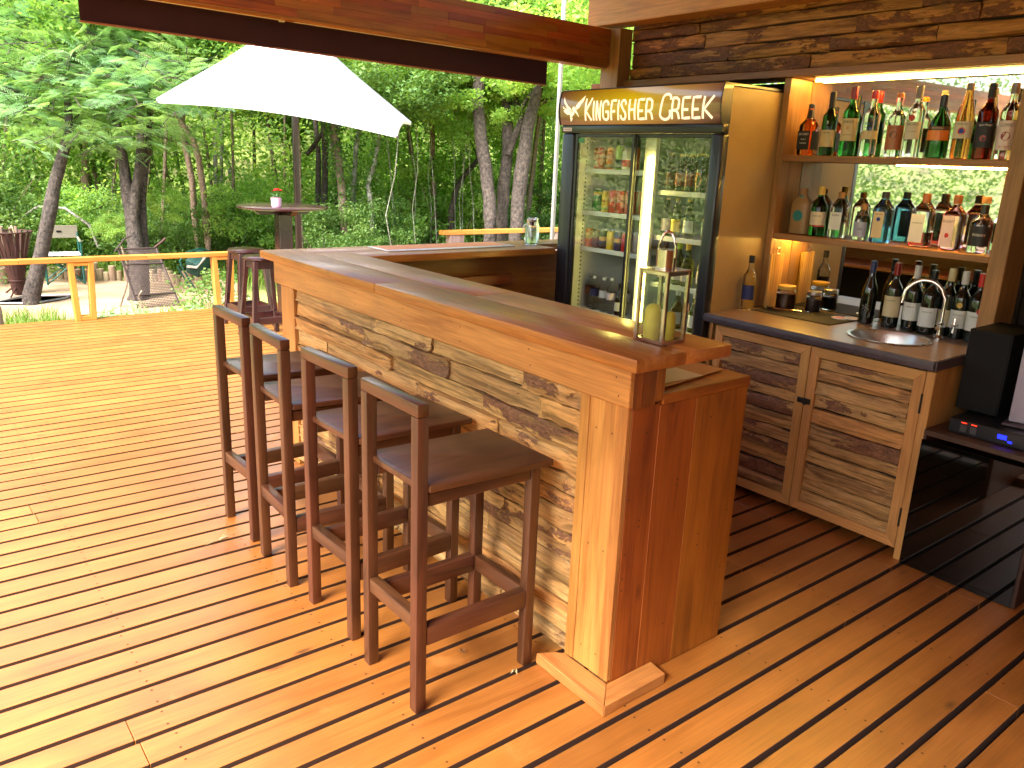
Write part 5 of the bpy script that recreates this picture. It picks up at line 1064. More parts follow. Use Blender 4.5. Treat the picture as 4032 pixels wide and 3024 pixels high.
# ================================================================== TREES
TR = {
'leaning':[(1.43,11.89,-0.48,0.08),(1.47,11.94,-0.23,0.104),(1.58,11.97,0.1,0.091),(1.71,12.02,0.52,0.085),(1.88,12.09,1.1,0.08),(2.06,12.13,1.6,0.071),(2.15,12.14,1.83,0.058),(2.18,12.24,2.18,0.047),(2.18,12.35,2.48,0.044)],
'b1':[(2.12,12.4,2.51,0.052),(2.16,12.42,2.65,0.028),(2.28,12.37,2.78,0.026),(2.49,12.28,2.97,0.023),(2.59,12.23,3.06,0.016)],
'b2':[(1.87,12.59,2.46,0.052),(2.15,12.39,2.51,0.047),(2.48,12.14,2.55,0.039),(2.75,11.91,2.52,0.034),(3.0,11.71,2.5,0.028),(3.08,11.61,2.42,0.021),(3.22,11.48,2.37,0.016)],
'b3':[(3.0,11.71,2.5,0.021),(3.16,11.58,2.5,0.018),(3.36,11.41,2.47,0.013),(3.55,11.24,2.44,0.01)],
'b4':[(1.51,12.82,2.29,0.057),(1.64,12.74,2.35,0.047),(1.73,12.64,2.28,0.031),(1.75,12.58,2.17,0.018)],
'b5':[(2.43,12.12,2.4,0.016),(2.57,12.01,2.4,0.016),(2.73,11.86,2.32,0.013),(2.88,11.71,2.24,0.01)],
'b6':[(1.88,12.65,2.66,0.034),(2.11,12.53,2.84,0.031),(2.29,12.43,2.94,0.026),(2.46,12.32,3.02,0.018)],
'b7':[(2.5,12.28,2.99,0.021),(2.66,12.15,2.98,0.018),(2.89,11.94,2.91,0.016),(3.12,11.72,2.79,0.01)],
'b8':[(2.78,11.99,2.06,0.011),(3.07,11.75,2.05,0.011),(3.35,11.5,1.97,0.008),(3.47,11.4,1.95,0.007)],
'b9':[(1.79,12.74,2.7,0.028),(1.87,12.78,3.0,0.026),(1.93,12.82,3.23,0.023),(1.98,12.86,3.45,0.018)],
'T2':[(2.67,11.69,-0.5,0.13),(2.74,11.78,-0.07,0.116),(2.77,11.89,0.29,0.104),(2.78,12.09,0.84,0.085),(2.8,12.26,1.37,0.074),(2.8,12.36,1.65,0.066),(2.8,12.49,2.02,0.055),(2.81,12.62,2.41,0.049),(2.91,12.73,2.94,0.041),(2.98,12.77,3.21,0.036)],
'T2b':[(2.81,11.89,-0.37,0.084),(2.89,12.02,0.16,0.07),(2.98,12.23,0.97,0.059),(3.07,12.3,1.37,0.05),(3.17,12.37,1.78,0.042),(3.27,12.49,2.31,0.042),(3.35,12.58,2.77,0.028)],
'T2d':[(2.73,11.89,0.19,0.055),(2.78,11.99,0.58,0.06),(2.84,12.07,0.95,0.066),(2.95,12.14,1.37,0.057),(3.01,12.19,1.68,0.049)],
'T2c':[(3.01,12.19,1.66,0.047),(3.06,12.28,2.03,0.044),(3.11,12.39,2.43,0.041),(3.14,12.5,2.82,0.038),(3.16,12.58,3.08,0.033)],
'T5':[(2.99,16.16,-0.45,0.09),(2.99,16.16,-0.29,0.072),(3.06,16.34,0.37,0.076),(3.08,16.5,0.89,0.079),(3.15,16.64,1.41,0.065),(3.26,16.74,1.93,0.054)],
'T5b':[(3.27,16.3,-0.36,0.044),(3.31,16.53,0.35,0.048),(3.33,16.73,0.95,0.044),(3.32,16.86,1.3,0.033),(3.34,17.01,1.76,0.026)],
'T5c':[(3.41,17.22,-0.45,0.072),(3.41,17.22,-0.09,0.058),(3.39,17.5,0.65,0.066),(3.37,17.7,1.17,0.046),(3.34,17.94,1.75,0.039)],
'T3':[(4.14,13.63,-0.45,0.053),(4.14,13.63,0.05,0.043),(4.16,13.82,0.62,0.049),(4.21,13.98,1.19,0.049),(4.2,14.17,1.69,0.049),(4.2,14.31,2.06,0.056),(4.28,14.38,2.44,0.049),(4.42,14.44,2.92,0.03)],
'T4':[(4.2,13.31,-0.45,0.069),(4.2,13.31,0.02,0.055),(4.24,13.48,0.58,0.058),(4.27,13.62,1.04,0.052),(4.28,13.78,1.51,0.049),(4.25,13.91,1.82,0.042),(4.12,14.13,2.12,0.036),(4.05,14.26,2.33,0.029)],
'T6':[(5.79,17.36,-0.45,0.048),(5.79,17.36,0.04,0.038),(5.89,17.58,0.86,0.042),(6.0,17.77,1.63,0.038),(6.12,17.91,2.28,0.03)],
'T6b':[(5.36,16.4,-0.45,0.07),(5.36,16.4,0.1,0.056),(5.46,16.61,0.9,0.056),(5.55,16.8,1.63,0.044),(5.62,16.96,2.24,0.036)],
'T6c':[(6.23,17.59,-0.45,0.065),(6.23,17.59,-0.2,0.052),(6.28,17.91,0.8,0.057),(6.26,18.12,1.34,0.048),(6.21,18.29,1.71,0.039),(6.18,18.58,2.46,0.026)],
'P1':[(6.06,13.2,-0.45,0.054),(6.06,13.2,0.13,0.043),(6.15,13.38,0.83,0.048),(6.27,13.57,1.64,0.048),(6.31,13.75,2.22,0.041),(6.4,13.93,2.92,0.034)],
'P2':[(5.97,12.75,-0.45,0.067),(5.97,12.75,0.16,0.054),(6.09,12.98,1.08,0.056),(6.2,13.14,1.76,0.052),(6.24,13.28,2.26,0.047),(6.32,13.44,2.89,0.04)],
'P3':[(5.97,11.99,-0.45,0.084),(5.97,11.99,0.26,0.067),(6.04,12.21,1.01,0.067),(6.07,12.37,1.55,0.063),(6.07,12.52,1.98,0.056),(6.07,12.63,2.28,0.045),(6.12,12.8,2.84,0.034)],
'P4':[(6.59,13.55,-0.45,0.057),(6.59,13.55,0.08,0.045),(6.68,13.74,0.81,0.045),(6.74,13.95,1.53,0.043),(6.77,14.1,2.01,0.035)],
'P5':[(6.46,12.63,-0.45,0.051),(6.46,12.63,0.18,0.04),(6.57,12.87,1.09,0.043),(6.71,13.01,1.78,0.04),(6.82,13.07,2.2,0.036),(6.91,13.18,2.7,0.029)],
'P6':[(6.52,12.08,-0.45,0.052),(6.52,12.08,0.24,0.042),(6.57,12.23,0.79,0.046),(6.59,12.37,1.21,0.039),(6.73,12.38,1.57,0.035),(6.86,12.45,2.02,0.03),(6.95,12.53,2.46,0.023)],
'P7':[(5.16,11.85,-0.45,0.045),(5.16,11.85,0.3,0.036),(5.22,12.03,0.92,0.034),(5.3,12.19,1.53,0.036),(5.36,12.35,2.15,0.036),(5.42,12.49,2.66,0.028)],
'P8':[(5.93,13.31,1.64,0.035),(6.04,13.27,1.78,0.04),(6.15,13.24,1.95,0.04),(6.27,13.21,2.12,0.028)],
'R1':[(7.25,9.77,-0.45,0.119),(7.25,9.77,0.6,0.096),(7.31,9.9,1.12,0.096),(7.33,10.04,1.55,0.093),(7.33,10.19,1.97,0.093),(7.36,10.32,2.4,0.09),(7.43,10.42,2.84,0.087),(7.45,10.56,3.26,0.075),(7.5,10.68,3.69,0.06)],
'R2':[(7.75,10.14,-0.45,0.118),(7.75,10.14,0.55,0.094),(7.87,10.3,1.25,0.094),(7.99,10.39,1.76,0.091),(8.07,10.52,2.31,0.088),(8.13,10.66,2.85,0.085),(8.2,10.79,3.36,0.069)],
'R3':[(7.67,9.7,-0.45,0.125),(7.67,9.7,0.6,0.1),(7.78,9.8,1.12,0.109),(7.93,9.89,1.71,0.112),(8.03,9.96,2.15,0.1),(8.21,10.0,2.65,0.085),(8.36,10.02,3.04,0.067),(8.49,10.13,3.62,0.052)],
'R4':[(7.87,10.21,1.76,0.046),(7.99,10.22,2.03,0.052),(8.12,10.21,2.31,0.056),(8.3,10.15,2.52,0.056),(8.47,10.05,2.62,0.037),(8.61,9.96,2.68,0.022)],
'R5':[(8.19,10.28,2.27,0.053),(8.15,10.41,2.55,0.053),(8.17,10.51,2.87,0.047),(8.21,10.65,3.35,0.04)],
'R6':[(8.26,12.34,-0.45,0.068),(8.26,12.34,0.76,0.054),(8.37,12.38,1.11,0.054),(8.51,12.35,1.36,0.051),(8.77,12.26,1.68,0.043)],
'R7':[(7.68,11.0,2.77,0.053),(7.55,11.15,2.92,0.047),(7.43,11.31,3.08,0.041),(7.36,11.45,3.32,0.031)],
'R8':[(8.05,10.18,2.42,0.034),(8.15,10.17,2.6,0.034),(8.32,10.1,2.78,0.028),(8.44,10.06,2.96,0.018)],
}
BK = dict(dark=treebark('dark_cracked_bark', (.016, .011, .009), (.10, .075, .06), 20), pink=treebark('pinkish_bark', (.20, .12, .085), (.36, .25, .18), 16), grey=treebark('grey_lichened_bark', (.16, .14, .115), (.34, .32, .27), 18, (.45, .46, .40)), br=treebark('brown_branch_bark', (.13, .085, .055), (.26, .20, .14), 20))
LM = dict(
    round=leafmat('bright_round_leaves', [(.12, .26, .055), (.20, .38, .085), (.29, .50, .12), (.43, .60, .16), (.58, .68, .24)], .6, .5),
    acacia=leafmat('feathery_acacia_leaves', [(.15, .32, .16), (.22, .42, .21), (.31, .52, .25), (.42, .60, .28)], .5),
    dull=leafmat('dull_shrub_leaves', [(.05, .12, .03), (.10, .20, .05), (.16, .28, .07), (.25, .34, .12)], .45),
    dark=leafmat('dark_shade_leaves', [(.03, .085, .02), (.06, .14, .03), (.11, .22, .035), (.17, .30, .05)], .4))
def leafmesh(centers, tones, size, rng, wid=.5, up=.5, jit=.25, droop=0.):
    """one rhombic leaf of two folded triangles at each centre; numpy only"""
    n = len(centers); c = np.asarray(centers, float)
    nrm = rng.normal(size=(n, 3)); nrm[:, 2] = np.abs(nrm[:, 2])+up; nrm /= np.linalg.norm(nrm, axis=1)[:, None]
    a = rng.normal(size=(n, 3)); a -= (a*nrm).sum(1)[:, None]*nrm; a /= np.linalg.norm(a, axis=1)[:, None]; a[:, 2] -= droop
    b = np.cross(nrm, a); s = (size*rng.uniform(1-jit, 1+jit*1.6, n))[:, None]
    v = np.stack([c-a*s*.5, c+b*s*wid*.5+nrm*s*.08, c+a*s*.5, c-b*s*wid*.5+nrm*s*.08], 1).reshape(-1, 3)
    idx = np.arange(n*4).reshape(n, 4)
    me = bpy.data.meshes.new('leaves'); me.vertices.add(n*4); me.vertices.foreach_set('co', v.ravel())
    me.loops.add(n*4); me.loops.foreach_set('vertex_index', idx.ravel()); me.polygons.add(n)
    me.polygons.foreach_set('loop_start', np.arange(n)*4); me.polygons.foreach_set('loop_total', np.full(n, 4))
    me.update(calc_edges=True)
    at = me.attributes.new('tone', 'FLOAT', 'POINT'); at.data.foreach_set('value', np.repeat(np.clip(tones, 0, 1), 4).astype(np.float32))
    return me
def clumps(n_cl, box, n_leaf, rad, rng, flat_=.7, tone=(0.1, .9)):
    lo, hi = np.array(box[0]), np.array(box[1]); cc = rng.uniform(lo, hi, (n_cl, 3)); ct = rng.uniform(*tone, n_cl); cr = rad*rng.uniform(.6, 1.4, n_cl)
    k = rng.integers(0, n_cl, n_leaf); d = rng.normal(size=(n_leaf, 3)); d /= np.linalg.norm(d, axis=1)[:, None]
    d *= (rng.uniform(0, 1, n_leaf)**.4*cr[k])[:, None]; d[:, 2] *= flat_
    p = cc[k]+d; t = ct[k]*.75+.25*(d[:, 2]/(cr[k]*flat_)*.5+.5)+rng.normal(0, .06, n_leaf)
    return p, t
rng = np.random.default_rng(5)
# a handful of crown meshes shared between trees: a unit-ish crown about 2.4 m across
def crown_me(seed, size=.07, n=5200, sx=1.25, sz=.9, ncl=34):
    g = np.random.default_rng(seed); d = g.normal(size=(ncl, 3)); d /= np.linalg.norm(d, axis=1)[:, None]; rr = g.uniform(.25, 1, ncl)**.5
    cc = d*rr[:, None]*np.array([sx, sx, sz]); ct = g.uniform(.1, .9, ncl)
    k = g.integers(0, ncl, n); e = g.normal(size=(n, 3)); e /= np.linalg.norm(e, axis=1)[:, None]; cr = g.uniform(.25, .5, ncl)
    e *= (g.uniform(0, 1, n)**.45*cr[k])[:, None]; e[:, 2] *= .6
    return leafmesh(cc[k]+e, ct[k]*.8+.2*g.uniform(0, 1, n), size, g)
CR = {k: [crown_me(s, sz_, n_) for s in (1+o, 2+o, 3+o)] for k, o, sz_, n_ in (('round', 0, .085, 5200), ('dull', 10, .07, 5600), ('dark', 20, .075, 5200))}
for k, ms in CR.items():
    for me in ms: me.materials.append(LM[k])
# feathery spray: fronds made of many short leaflets on curved rachises
def spray_me(seed, nf=14, spread=.5):
    g = np.random.default_rng(seed); P, T, A_ = [], [], []
    V, Fc, TT = [], [], []
    for _ in range(nf):
        o = g.normal(0, spread*.45, 3)*np.array([1, 1, .35]); yaw = g.uniform(0, 6.283); Lr = g.uniform(.18, .32); tone = g.uniform(.15, .95)
        for q in range(8):                                # pinnae fan out on both sides of a rachis
            s = (q+.5)/8; base = o+np.array([math.cos(yaw)*Lr*s, math.sin(yaw)*Lr*s, .05*s-.11*s*s])
            for side in (-1, 1):
                pa = yaw+side*1.05; pl = (.09+.04*math.sin(s*3.1))*g.uniform(.8, 1.15)
                di = np.array([math.cos(pa), math.sin(pa), -.12]); cr_ = np.array([-math.sin(pa), math.cos(pa), 0])
                for w in range(7):
                    u = (w+.3)/7*pl; wl = .0115*(1.1-.5*abs(w/7-.4)); c0 = base+di*u; i0 = len(V); up_ = np.array([0, 0, .003])
                    V += [c0-cr_*wl, c0+di*.007+up_, c0+cr_*wl, c0-di*.007+up_]; Fc.append((i0, i0+1, i0+2, i0+3)); TT += [tone]*4
    me = bpy.data.meshes.new('fronds'); me.from_pydata([tuple(v) for v in V], [], Fc)
    at = me.attributes.new('tone', 'FLOAT', 'POINT'); at.data.foreach_set('value', np.array(TT, np.float32)); me.materials.append(LM['acacia']); return me
SPR = [spray_me(s) for s in (31, 32, 33, 34)]
def tree(name, label, trunks, bark, crowns, kind, cat='tree', group=None, seed=0, twigs=True):
    x, y = TR[trunks[0]][0][:2]; t = thing(name, label, cat, (x, y, -.37), group); r = random.Random(seed); O = Vector((x, y, -.37))
    for i, k in enumerate(trunks):
        pts = [Vector(p[:3])-O for p in TR[k]]; rad = [p[3] for p in TR[k]]
        # refine and roughen
        P, Q = [pts[0]], [rad[0]]
        for a, b, ra, rb in zip(pts, pts[1:], rad, rad[1:]):
            m_ = max(1, int((b-a).length/.18))
            for j in range(1, m_+1):
                s = j/m_; P.append(a.lerp(b, s)+Vector((r.uniform(-1, 1), r.uniform(-1, 1), 0))*ra*.10*(s < 1)); Q.append((ra+(rb-ra)*s)*r.uniform(.94, 1.07))
        if i == 0: P[0].z = -.1; Q[0] *= 1.35
        tube('trunk' if i == 0 or TR[k][0][2] < 0 else 'branch', t, P, Q, bark[i] if isinstance(bark, list) else bark, 12)
    bmt = bmesh.new(); cnt = 0
    for (cx, cy, cz, s) in crowns:
        me = r.choice(SPR if kind == 'acacia' else CR[kind])
        o = link('crown' if kind != 'acacia' else 'foliage_spray', me, None, t, (cx-O.x, cy-O.y, cz-O.z), (r.uniform(-.5, .5), r.uniform(-.5, .5), r.uniform(0, 6.28))); o.scale = (s, s, s*r.uniform(.8, 1.05))
        if twigs:
            top = Vector(TR[trunks[0]][-1][:3])-O if kind != 'acacia' else None
            c_ = Vector((cx, cy, cz))-O; src = top if top is not None else c_+Vector((r.uniform(-.4, .4), r.uniform(-.4, .4), r.uniform(-.15, .2)))
            tube_into(bmt, [src, src.lerp(c_, .5)+Vector((r.uniform(-.1, .1), r.uniform(-.1, .1), .06)), c_], [.02*s if top is not None else .008, .013*s if top is not None else .006, .003], 5); cnt += 1
            for q in range(3 if top is not None else 1):
                e = c_+Vector((r.uniform(-1, 1), r.uniform(-1, 1), r.uniform(-.6, .6)))*s*.8; tube_into(bmt, [c_.lerp(src, .3), c_.lerp(e, .5), e], [.009*s, .006*s, .003], 4); cnt += 1
    if cnt: link('twigs', fin(bmt, True), bark[0] if isinstance(bark, list) else bark, t)
    else: bmt.free()
    return t
def crn(cx, cy, cz, n, sp, s0, s1, seed):
    r = random.Random(seed); return [(cx+r.gauss(0, sp), cy+r.gauss(0, sp), cz+r.gauss(0, sp*.5), r.uniform(s0, s1)) for _ in range(n)]
# acacia sprays placed along its boughs
ac = []
r = random.Random(77)
for k in ('b1', 'b2', 'b3', 'b4', 'b5', 'b6', 'b7', 'b8', 'b9'):
    pts = TR[k]
    for a, b in zip(pts, pts[1:]):
        for _ in range(4 if k != 'b8' else 2): s = r.random(); ac.append((a[0]+(b[0]-a[0])*s+r.gauss(0, .16), a[1]+(b[1]-a[1])*s+r.gauss(0, .22), a[2]+(b[2]-a[2])*s+r.uniform(-.22, .3), r.uniform(.55, .9)))
for _ in range(54): ac.append((1.2+r.uniform(0, 1.6), 12.9+r.uniform(-.5, .5), r.uniform(2.0, 3.9), r.uniform(.6, .95)))
for _ in range(18): ac.append((1.9+r.uniform(-.3, .9), 12.0+r.uniform(-.4, .4), r.uniform(1.55, 2.4), r.uniform(.55, .85)))
for _ in range(15): ac.append((2.7+r.uniform(-.3, 1.0), 11.8+r.uniform(-.4, .4), r.uniform(1.7, 2.9), r.uniform(.55, .8)))
tree('acacia_tree', 'leaning dark-trunked acacia with feathery blue-green leaves at the left', ['leaning', 'b1', 'b2', 'b3', 'b4', 'b5', 'b6', 'b7', 'b8', 'b9'], [BK['dark'], BK['pink'], BK['br'], BK['br'], BK['dark'], BK['br'], BK['grey'], BK['br'], BK['br'], BK['dark']], ac, 'acacia', seed=1)
tree('forked_tree', 'dark forked tree with a pale upper stem, behind the wire grid', ['T2', 'T2b', 'T2d', 'T2c'], [BK['dark'], BK['dark'], BK['dark'], BK['grey']], crn(3.0, 13.0, 3.6, 6, .6, .7, 1.0, 2)+[(3.3, 12.4, .95, .3), (2.6, 12.3, .6, .25)], 'round', seed=2)
tree('three_stemmed_tree', 'big dark tree with three thick stems to the left of the fridge', ['R1', 'R2', 'R3', 'R4', 'R5', 'R7', 'R8'], BK['dark'], crn(8.8, 10.4, 4.0, 8, 1.0, .8, 1.1, 3)+[(7.6, 10.6, 2.5, .7), (9.3, 9.6, 2.6, .5), (10.0, 9.3, 2.0, .5), (8.3, 10.4, 3.0, .7)], 'round', seed=3)
GT = 'slender trees standing behind the sand circle'
for i, (ks, bk, cr, kd, lab) in enumerate((
    (['T3'], 'pink', crn(4.6, 12.9, 3.2, 4, .5, .6, .9, 11), 'round', 'slender pinkish-barked tree, left of a close pair right of the wire grid'),
    (['T4'], 'pink', crn(5.0, 12.6, 3.1, 4, .5, .6, .9, 12), 'round', 'slender pinkish-barked tree, right of a close pair right of the wire grid'),
    (['T5', 'T5b'], 'pink', crn(3.3, 15.9, 2.8, 4, .6, .7, 1.0, 13), 'round', 'pale pink two-stemmed tree behind the camp chair'),
    (['T5c'], 'dark', crn(3.3, 16.7, 3.0, 3, .6, .7, 1.0, 14), 'dark', 'thin dark tree slanting between the camp chair and forked tree'),
    (['T6'], 'grey', crn(6.9, 16.4, 3.2, 3, .6, .7, 1.0, 15), 'round', 'thinnest pale grey sapling seen left of the tall table'),
    (['T6b'], 'grey', crn(6.3, 15.6, 3.2, 3, .6, .7, 1.0, 16), 'dull', 'grey tree with a thicker stem beside the thinnest sapling'),
    (['T6c'], 'grey', crn(7.4, 16.6, 3.0, 3, .6, .7, 1.0, 17), 'round', 'bent grey tree just left of the tall table top'),
    (['P1'], 'dark', crn(7.0, 12.6, 3.4, 3, .5, .7, .9, 18), 'round', 'dark thin tree just right of the parasol pole'),
    (['P2', 'P8'], 'dark', crn(7.0, 12.1, 3.4, 4, .5, .7, .9, 19), 'round', 'dark tree with a slanting side branch right of the parasol pole'),
    (['P3'], 'br', crn(7.2, 11.4, 3.3, 4, .5, .6, .9, 20), 'dull', 'thick brown ivy-grown tree right of the parasol pole'),
    (['P4'], 'dark', crn(7.8, 12.8, 3.4, 3, .5, .7, .9, 21), 'round', 'dark stem close behind the ivy-grown brown tree'),
    (['P5'], 'grey', crn(7.9, 11.9, 3.3, 3, .5, .7, .9, 22), 'dull', 'grey vine-hung tree right of the ivy-grown one'),
    (['P6'], 'grey', crn(8.1, 11.2, 3.0, 4, .5, .6, .8, 23), 'round', 'crooked grey tree at the right end of the slender trees'),
    (['P7'], 'br', crn(5.9, 11.4, 3.3, 3, .5, .6, .8, 24), 'round', 'brown tree standing directly behind the parasol pole'),
    (['R6'], 'dark', crn(9.6, 12.4, 2.6, 3, .5, .6, .8, 25), 'round', 'thin dark tree leaning towards the three-stemmed tree'))):
    tree('slender_tree', lab, ks, BK[bk], cr, kd, group=GT, seed=30+i)
# ivy on two stems, hanging vines
pp, tt = [], []
for k, q in (('P3', 900), ('P5', 500), ('P6', 350), ('P4', 260)):
    pts = TR[k]
    for _ in range(q):
        i = rng.integers(1, len(pts)-1); s = rng.random(); a, b = np.array(pts[i]), np.array(pts[i+1]) if i+1 < len(pts) else np.array(pts[i]); p = a+(b-a)*s; an = rng.uniform(0, 6.28); rr = p[3]+rng.uniform(0, .14)
        pp.append((p[0]+math.cos(an)*rr, p[1]+math.sin(an)*rr, p[2])); tt.append(rng.uniform(0, .8))
iv = leafmesh(pp, np.array(tt), .055, rng, .8, .1); iv.materials.append(LM['dull']); tag(link('ivy', iv, None), 'dull green ivy climbing the brown tree right of the parasol pole', 'ivy')
bm = bmesh.new(); r = random.Random(4)
for _ in range(12):
    x, y = 7.3+r.uniform(-.9, 1.2), 12.0+r.uniform(-.8, .6); P = [Vector((x, y, -.3))]
    for q in range(6): P.append(P[-1]+Vector((r.uniform(-.12, .12), r.uniform(-.1, .1), r.uniform(.5, .7))))
    tube_into(bm, P, [r.uniform(.004, .008)]*7, 5)
o = link('hanging_vines', fin(bm, True), BK['grey']); tag(o, 'thin pale vines hanging among the trees right of the parasol pole', 'vines', kind='stuff')
for k, (pts, lab) in enumerate((([(2.36, 11.25, -.36), (2.47, 11.28, -.1), (2.52, 11.3, .15), (2.47, 11.35, .42)], 'thin winding stem left of the wire grid'), ([(2.62, 11.0, -.36), (2.55, 11.05, -.2), (2.6, 11.05, -.12)], 'short curled root stem at the foot of the wire grid'))): tag(tube('bare_stem', None, pts, .013, BK['br'], 7), lab, 'stem')
# arching cut branch behind the chair
tag(tube('arching_branch', None, [(1.5, 14.6, .0), (1.7, 14.5, .5), (2.0, 14.4, .72), (2.35, 14.3, .70), (2.65, 14.2, .45), (2.75, 14.2, .1)], .022, BK['grey'], 7), 'pale arching branch rising behind the camp chair', 'branch')
# ------------------------------------------------------------------ shrubs one can tell apart
GB = 'shrubs round the clearing'
def shrub(x, y, s, kind, label, z=-.1, n=2, seed=0, sz=.8):
    t = thing('shrub', label, 'shrub', (x, y, -.37), GB); r = random.Random(seed)
    bm = bmesh.new()
    for q in range(9):
        a = r.uniform(0, 6.28); e = Vector((math.cos(a)*s*.8, math.sin(a)*s*.8, s*r.uniform(.5, 1.5))); tube_into(bm, [(0, 0, 0), e*.5+Vector((0, 0, .1)), e], [.014, .009, .004], 5)
    link('stems', fin(bm, True), BK['br'], t)
    for q in range(n):
        o = link('foliage', r.choice(CR[kind]), None, t, (r.uniform(-.3, .3)*s, r.uniform(-.3, .3)*s, s*.55+q*s*.6), (0, 0, r.uniform(0, 6.28))); o.scale = (s*.72, s*.72, s*sz)
for i, a in enumerate((
    (1.3, 15.3, 1.2, 'dull', 'bushy dull-green shrub behind the fire basket'), (2.6, 15.2, .8, 'round', 'bright green shrub behind the camp chair'), (3.6, 14.4, .7, 'dull', 'low shrub beyond the log border behind the wire grid'),
    (4.5, 13.8, .8, 'dull', 'loose shrub below the pinkish pair of trees'), (5.2, 13.4, .9, 'round', 'light green shrub left of the tall table leg'), (5.5, 11.6, .75, 'dull', 'broad-leaved shrub behind the round stools'),
    (6.6, 12.0, .8, 'dull', 'shrub behind the foot of the parasol pole'), (.3, 14.6, 1.3, 'dark', 'dark shrub at the left edge of the clearing'), (-1.2, 13.8, 1.4, 'dull', 'wide shrub at the far left beyond the sand'),
    (8.4, 12.6, 1.2, 'round', 'tall bright shrub between the slender trees and big tree'), (7.6, 13.6, 1.3, 'round', 'tall leafy shrub behind the vine-hung tree'), (9.4, 11.6, 1.0, 'dull', 'grey-green shrub at the foot of the big tree'),
    (10.8, 11.2, 1.1, 'dull', 'feathery shrub right of the big tree'), (10.4, 9.6, .9, 'round', 'bright shrub low beside the fridge'), (11.8, 10.2, 1.4, 'round', 'tall light shrub behind the white pole'), (9.0, 10.0, .6, 'dull', 'small shrub behind the bench rail'))):
    shrub(*a[:4], a[4], seed=60+i)
# ------------------------------------------------------------------ far thicket: one mass all round
def thicket(name, n_cl, n_leaf, r0, r1, a0, a1, z0, z1, size, mat, seed, rad=.8, tone=(.05, .95)):
    g = np.random.default_rng(seed); an = g.uniform(R(a0), R(a1), n_cl); rr = g.uniform(r0, r1, n_cl); zz = g.uniform(0, 1, n_cl)*(z1-z0)+z0
    cc = np.stack([np.cos(an)*rr, np.sin(an)*rr, zz], 1); ct = g.uniform(*tone, n_cl); cr = rad*g.uniform(.5, 1.5, n_cl)
    k = g.integers(0, n_cl, n_leaf); d = g.normal(size=(n_leaf, 3)); d /= np.linalg.norm(d, axis=1)[:, None]; d *= (g.uniform(0, 1, n_leaf)**.4*cr[k])[:, None]; d[:, 2] *= .65
    me = leafmesh(cc[k]+d, ct[k]*.8+.2*g.uniform(0, 1, n_leaf), size, g); me.materials.append(mat); o = link(name, me, None); return tag(o, kind='stuff')
tag(thicket('thicket_foliage', 1300, 210000, 15.5, 22, 38, 100, -.4, 5.6, .10, LM['round'], 1), 'mass of bright leafy undergrowth and crowns behind the clearing', 'thicket')
tag(thicket('dark_thicket_foliage', 200, 24000, 17, 24, 38, 100, -.4, 6, .10, LM['dark'], 2, .9), 'darker leaf mass showing between the bright foliage', 'thicket')
tag(thicket('far_canopy', 420, 60000, 23, 29, 30, 105, 3, 7.2, .16, LM['round'], 3, 1.4, (.4, 1)), 'pale high canopy behind everything', 'canopy')
tag(thicket('side_thicket', 900, 110000, 9, 14, 102, 205, -.4, 5.2, .085, LM['dull'], 4, .9), 'leafy edge of the woods beside the deck', 'thicket')
tag(thicket('near_undergrowth', 260, 30000, 13.8, 16.5, 55, 95, -.4, .7, .07, LM['dull'], 6, .5), 'low tangled undergrowth just beyond the sand circle', 'undergrowth')
# many thin distant stems inside the thicket
bm = bmesh.new(); r = random.Random(21)
for _ in range(70):
    a = R(r.uniform(38, 98)); d = r.uniform(14.5, 21); x, y = math.cos(a)*d, math.sin(a)*d; P = [Vector((x, y, -.5))]
    lx, ly = r.uniform(-.25, .25), r.uniform(-.25, .25)
    for q in range(5): P.append(P[-1]+Vector((lx+r.uniform(-.05, .05), ly+r.uniform(-.05, .05), r.uniform(1., 1.5))))
    w = r.uniform(.02, .06); tube_into(bm, P, [w*(1-.13*q) for q in range(6)], 6)
tag(link('distant_stems', fin(bm, True), BK['br']), 'many thin stems standing in the thicket', 'tree stems', kind='stuff')
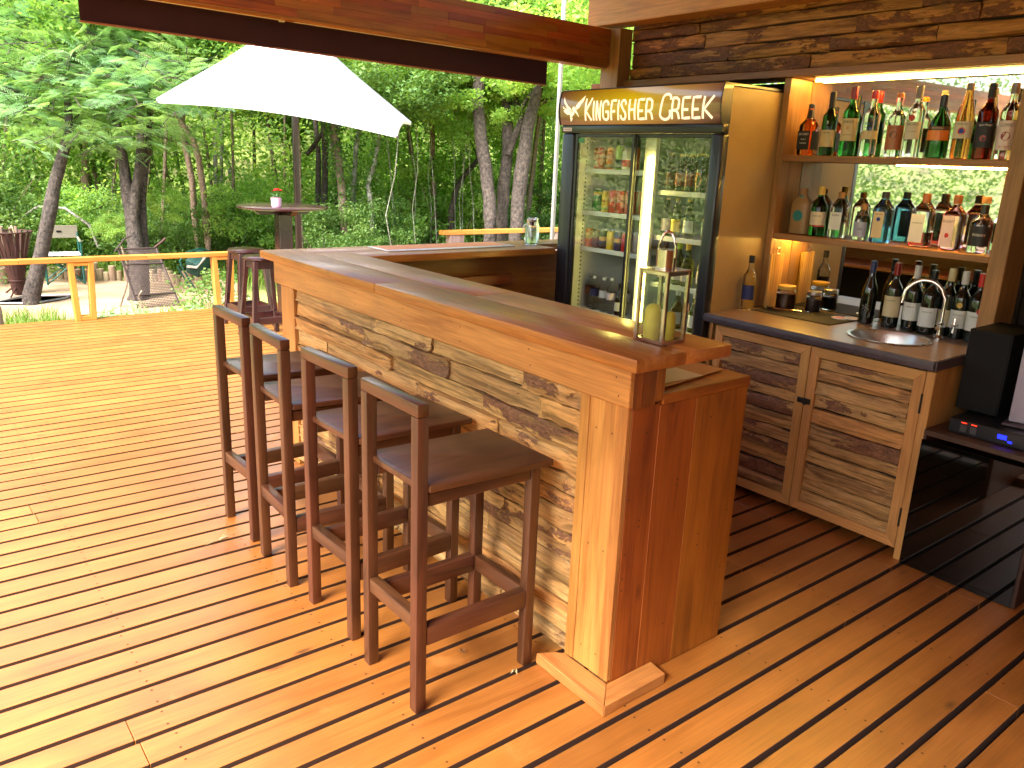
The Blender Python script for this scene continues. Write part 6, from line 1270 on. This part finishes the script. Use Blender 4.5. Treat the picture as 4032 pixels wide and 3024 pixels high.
# ------------------------------------------------------------------ grass and weeds
def grass(name, patches, blade, mat, seed, label):
    g = np.random.default_rng(seed); V, Fc, T = [], [], []
    for (x0, x1, y0, y1, n, h) in patches:
        xs, ys = g.uniform(x0, x1, n), g.uniform(y0, y1, n)
        for x, y in zip(xs, ys):
            hh = h*g.uniform(.4, 1.25); a = g.uniform(0, 6.283); l = hh*g.uniform(.1, .7); w = blade*g.uniform(.7, 1.3); c, s = math.cos(a), math.sin(a); i = len(V); t = g.uniform(0, 1)
            V += [(x-s*w, y+c*w, -.37), (x+s*w, y-c*w, -.37), (x+c*l*.4+s*w*.7, y+s*l*.4-c*w*.7, -.37+hh*.6), (x+c*l*.4-s*w*.7, y+s*l*.4+c*w*.7, -.37+hh*.6), (x+c*l, y+s*l, -.37+hh*.9)]
            Fc += [(i, i+1, i+2, i+3), (i+3, i+2, i+4)]; T += [t]*5
    me = bpy.data.meshes.new(name); me.from_pydata(V, [], Fc); at = me.attributes.new('tone', 'FLOAT', 'POINT'); at.data.foreach_set('value', np.array(T, np.float32)); me.materials.append(mat)
    return tag(link(name, me, None), label, 'grass', kind='stuff')
gm_ = leafmat('grass_blades', [(.07, .15, .02), (.14, .26, .035), (.24, .36, .06), (.38, .38, .14)], .4)
grass('grass', [(.9, 1.55, 9.6, 10.6, 700, .26), (1.3, 2.0, 9.2, 10.0, 420, .17), (-.6, 1.0, 9.0, 10.2, 500, .2), (2.0, 3.3, 9.2, 10.6, 700, .18), (-2, 6.5, 14.1, 16.5, 5200, .4), (3.9, 7.5, 11.8, 14.5, 2600, .35), (2.2, 3.9, 13.9, 14.6, 900, .3), (4.5, 12, 9.3, 13, 2600, .3)], .006, gm_, 8, 'tufts of grass beside the deck and behind the log border')
p_, t_2 = clumps(30, ((1.75, 9.4, -.35), (3.2, 10.1, -.16)), 1700, .15, rng); wd = leafmesh(p_, t_2, .05, rng, .45, .9); wd.materials.append(LM['acacia']); tag(link('weeds', wd, None), 'soft green weeds growing up at the deck edge by the wire grid', 'weeds', kind='stuff')
p_, t_2 = clumps(26, ((2.95, 10.2, -.33), (3.7, 11.0, .10)), 900, .16, rng); wd = leafmesh(p_, t_2, .055, rng, .6, .9); wd.materials.append(LM['dull']); tag(link('broadleaf_weed', wd, None), 'sparse broad-leaved weed right of the wire grid', 'weeds', kind='stuff')
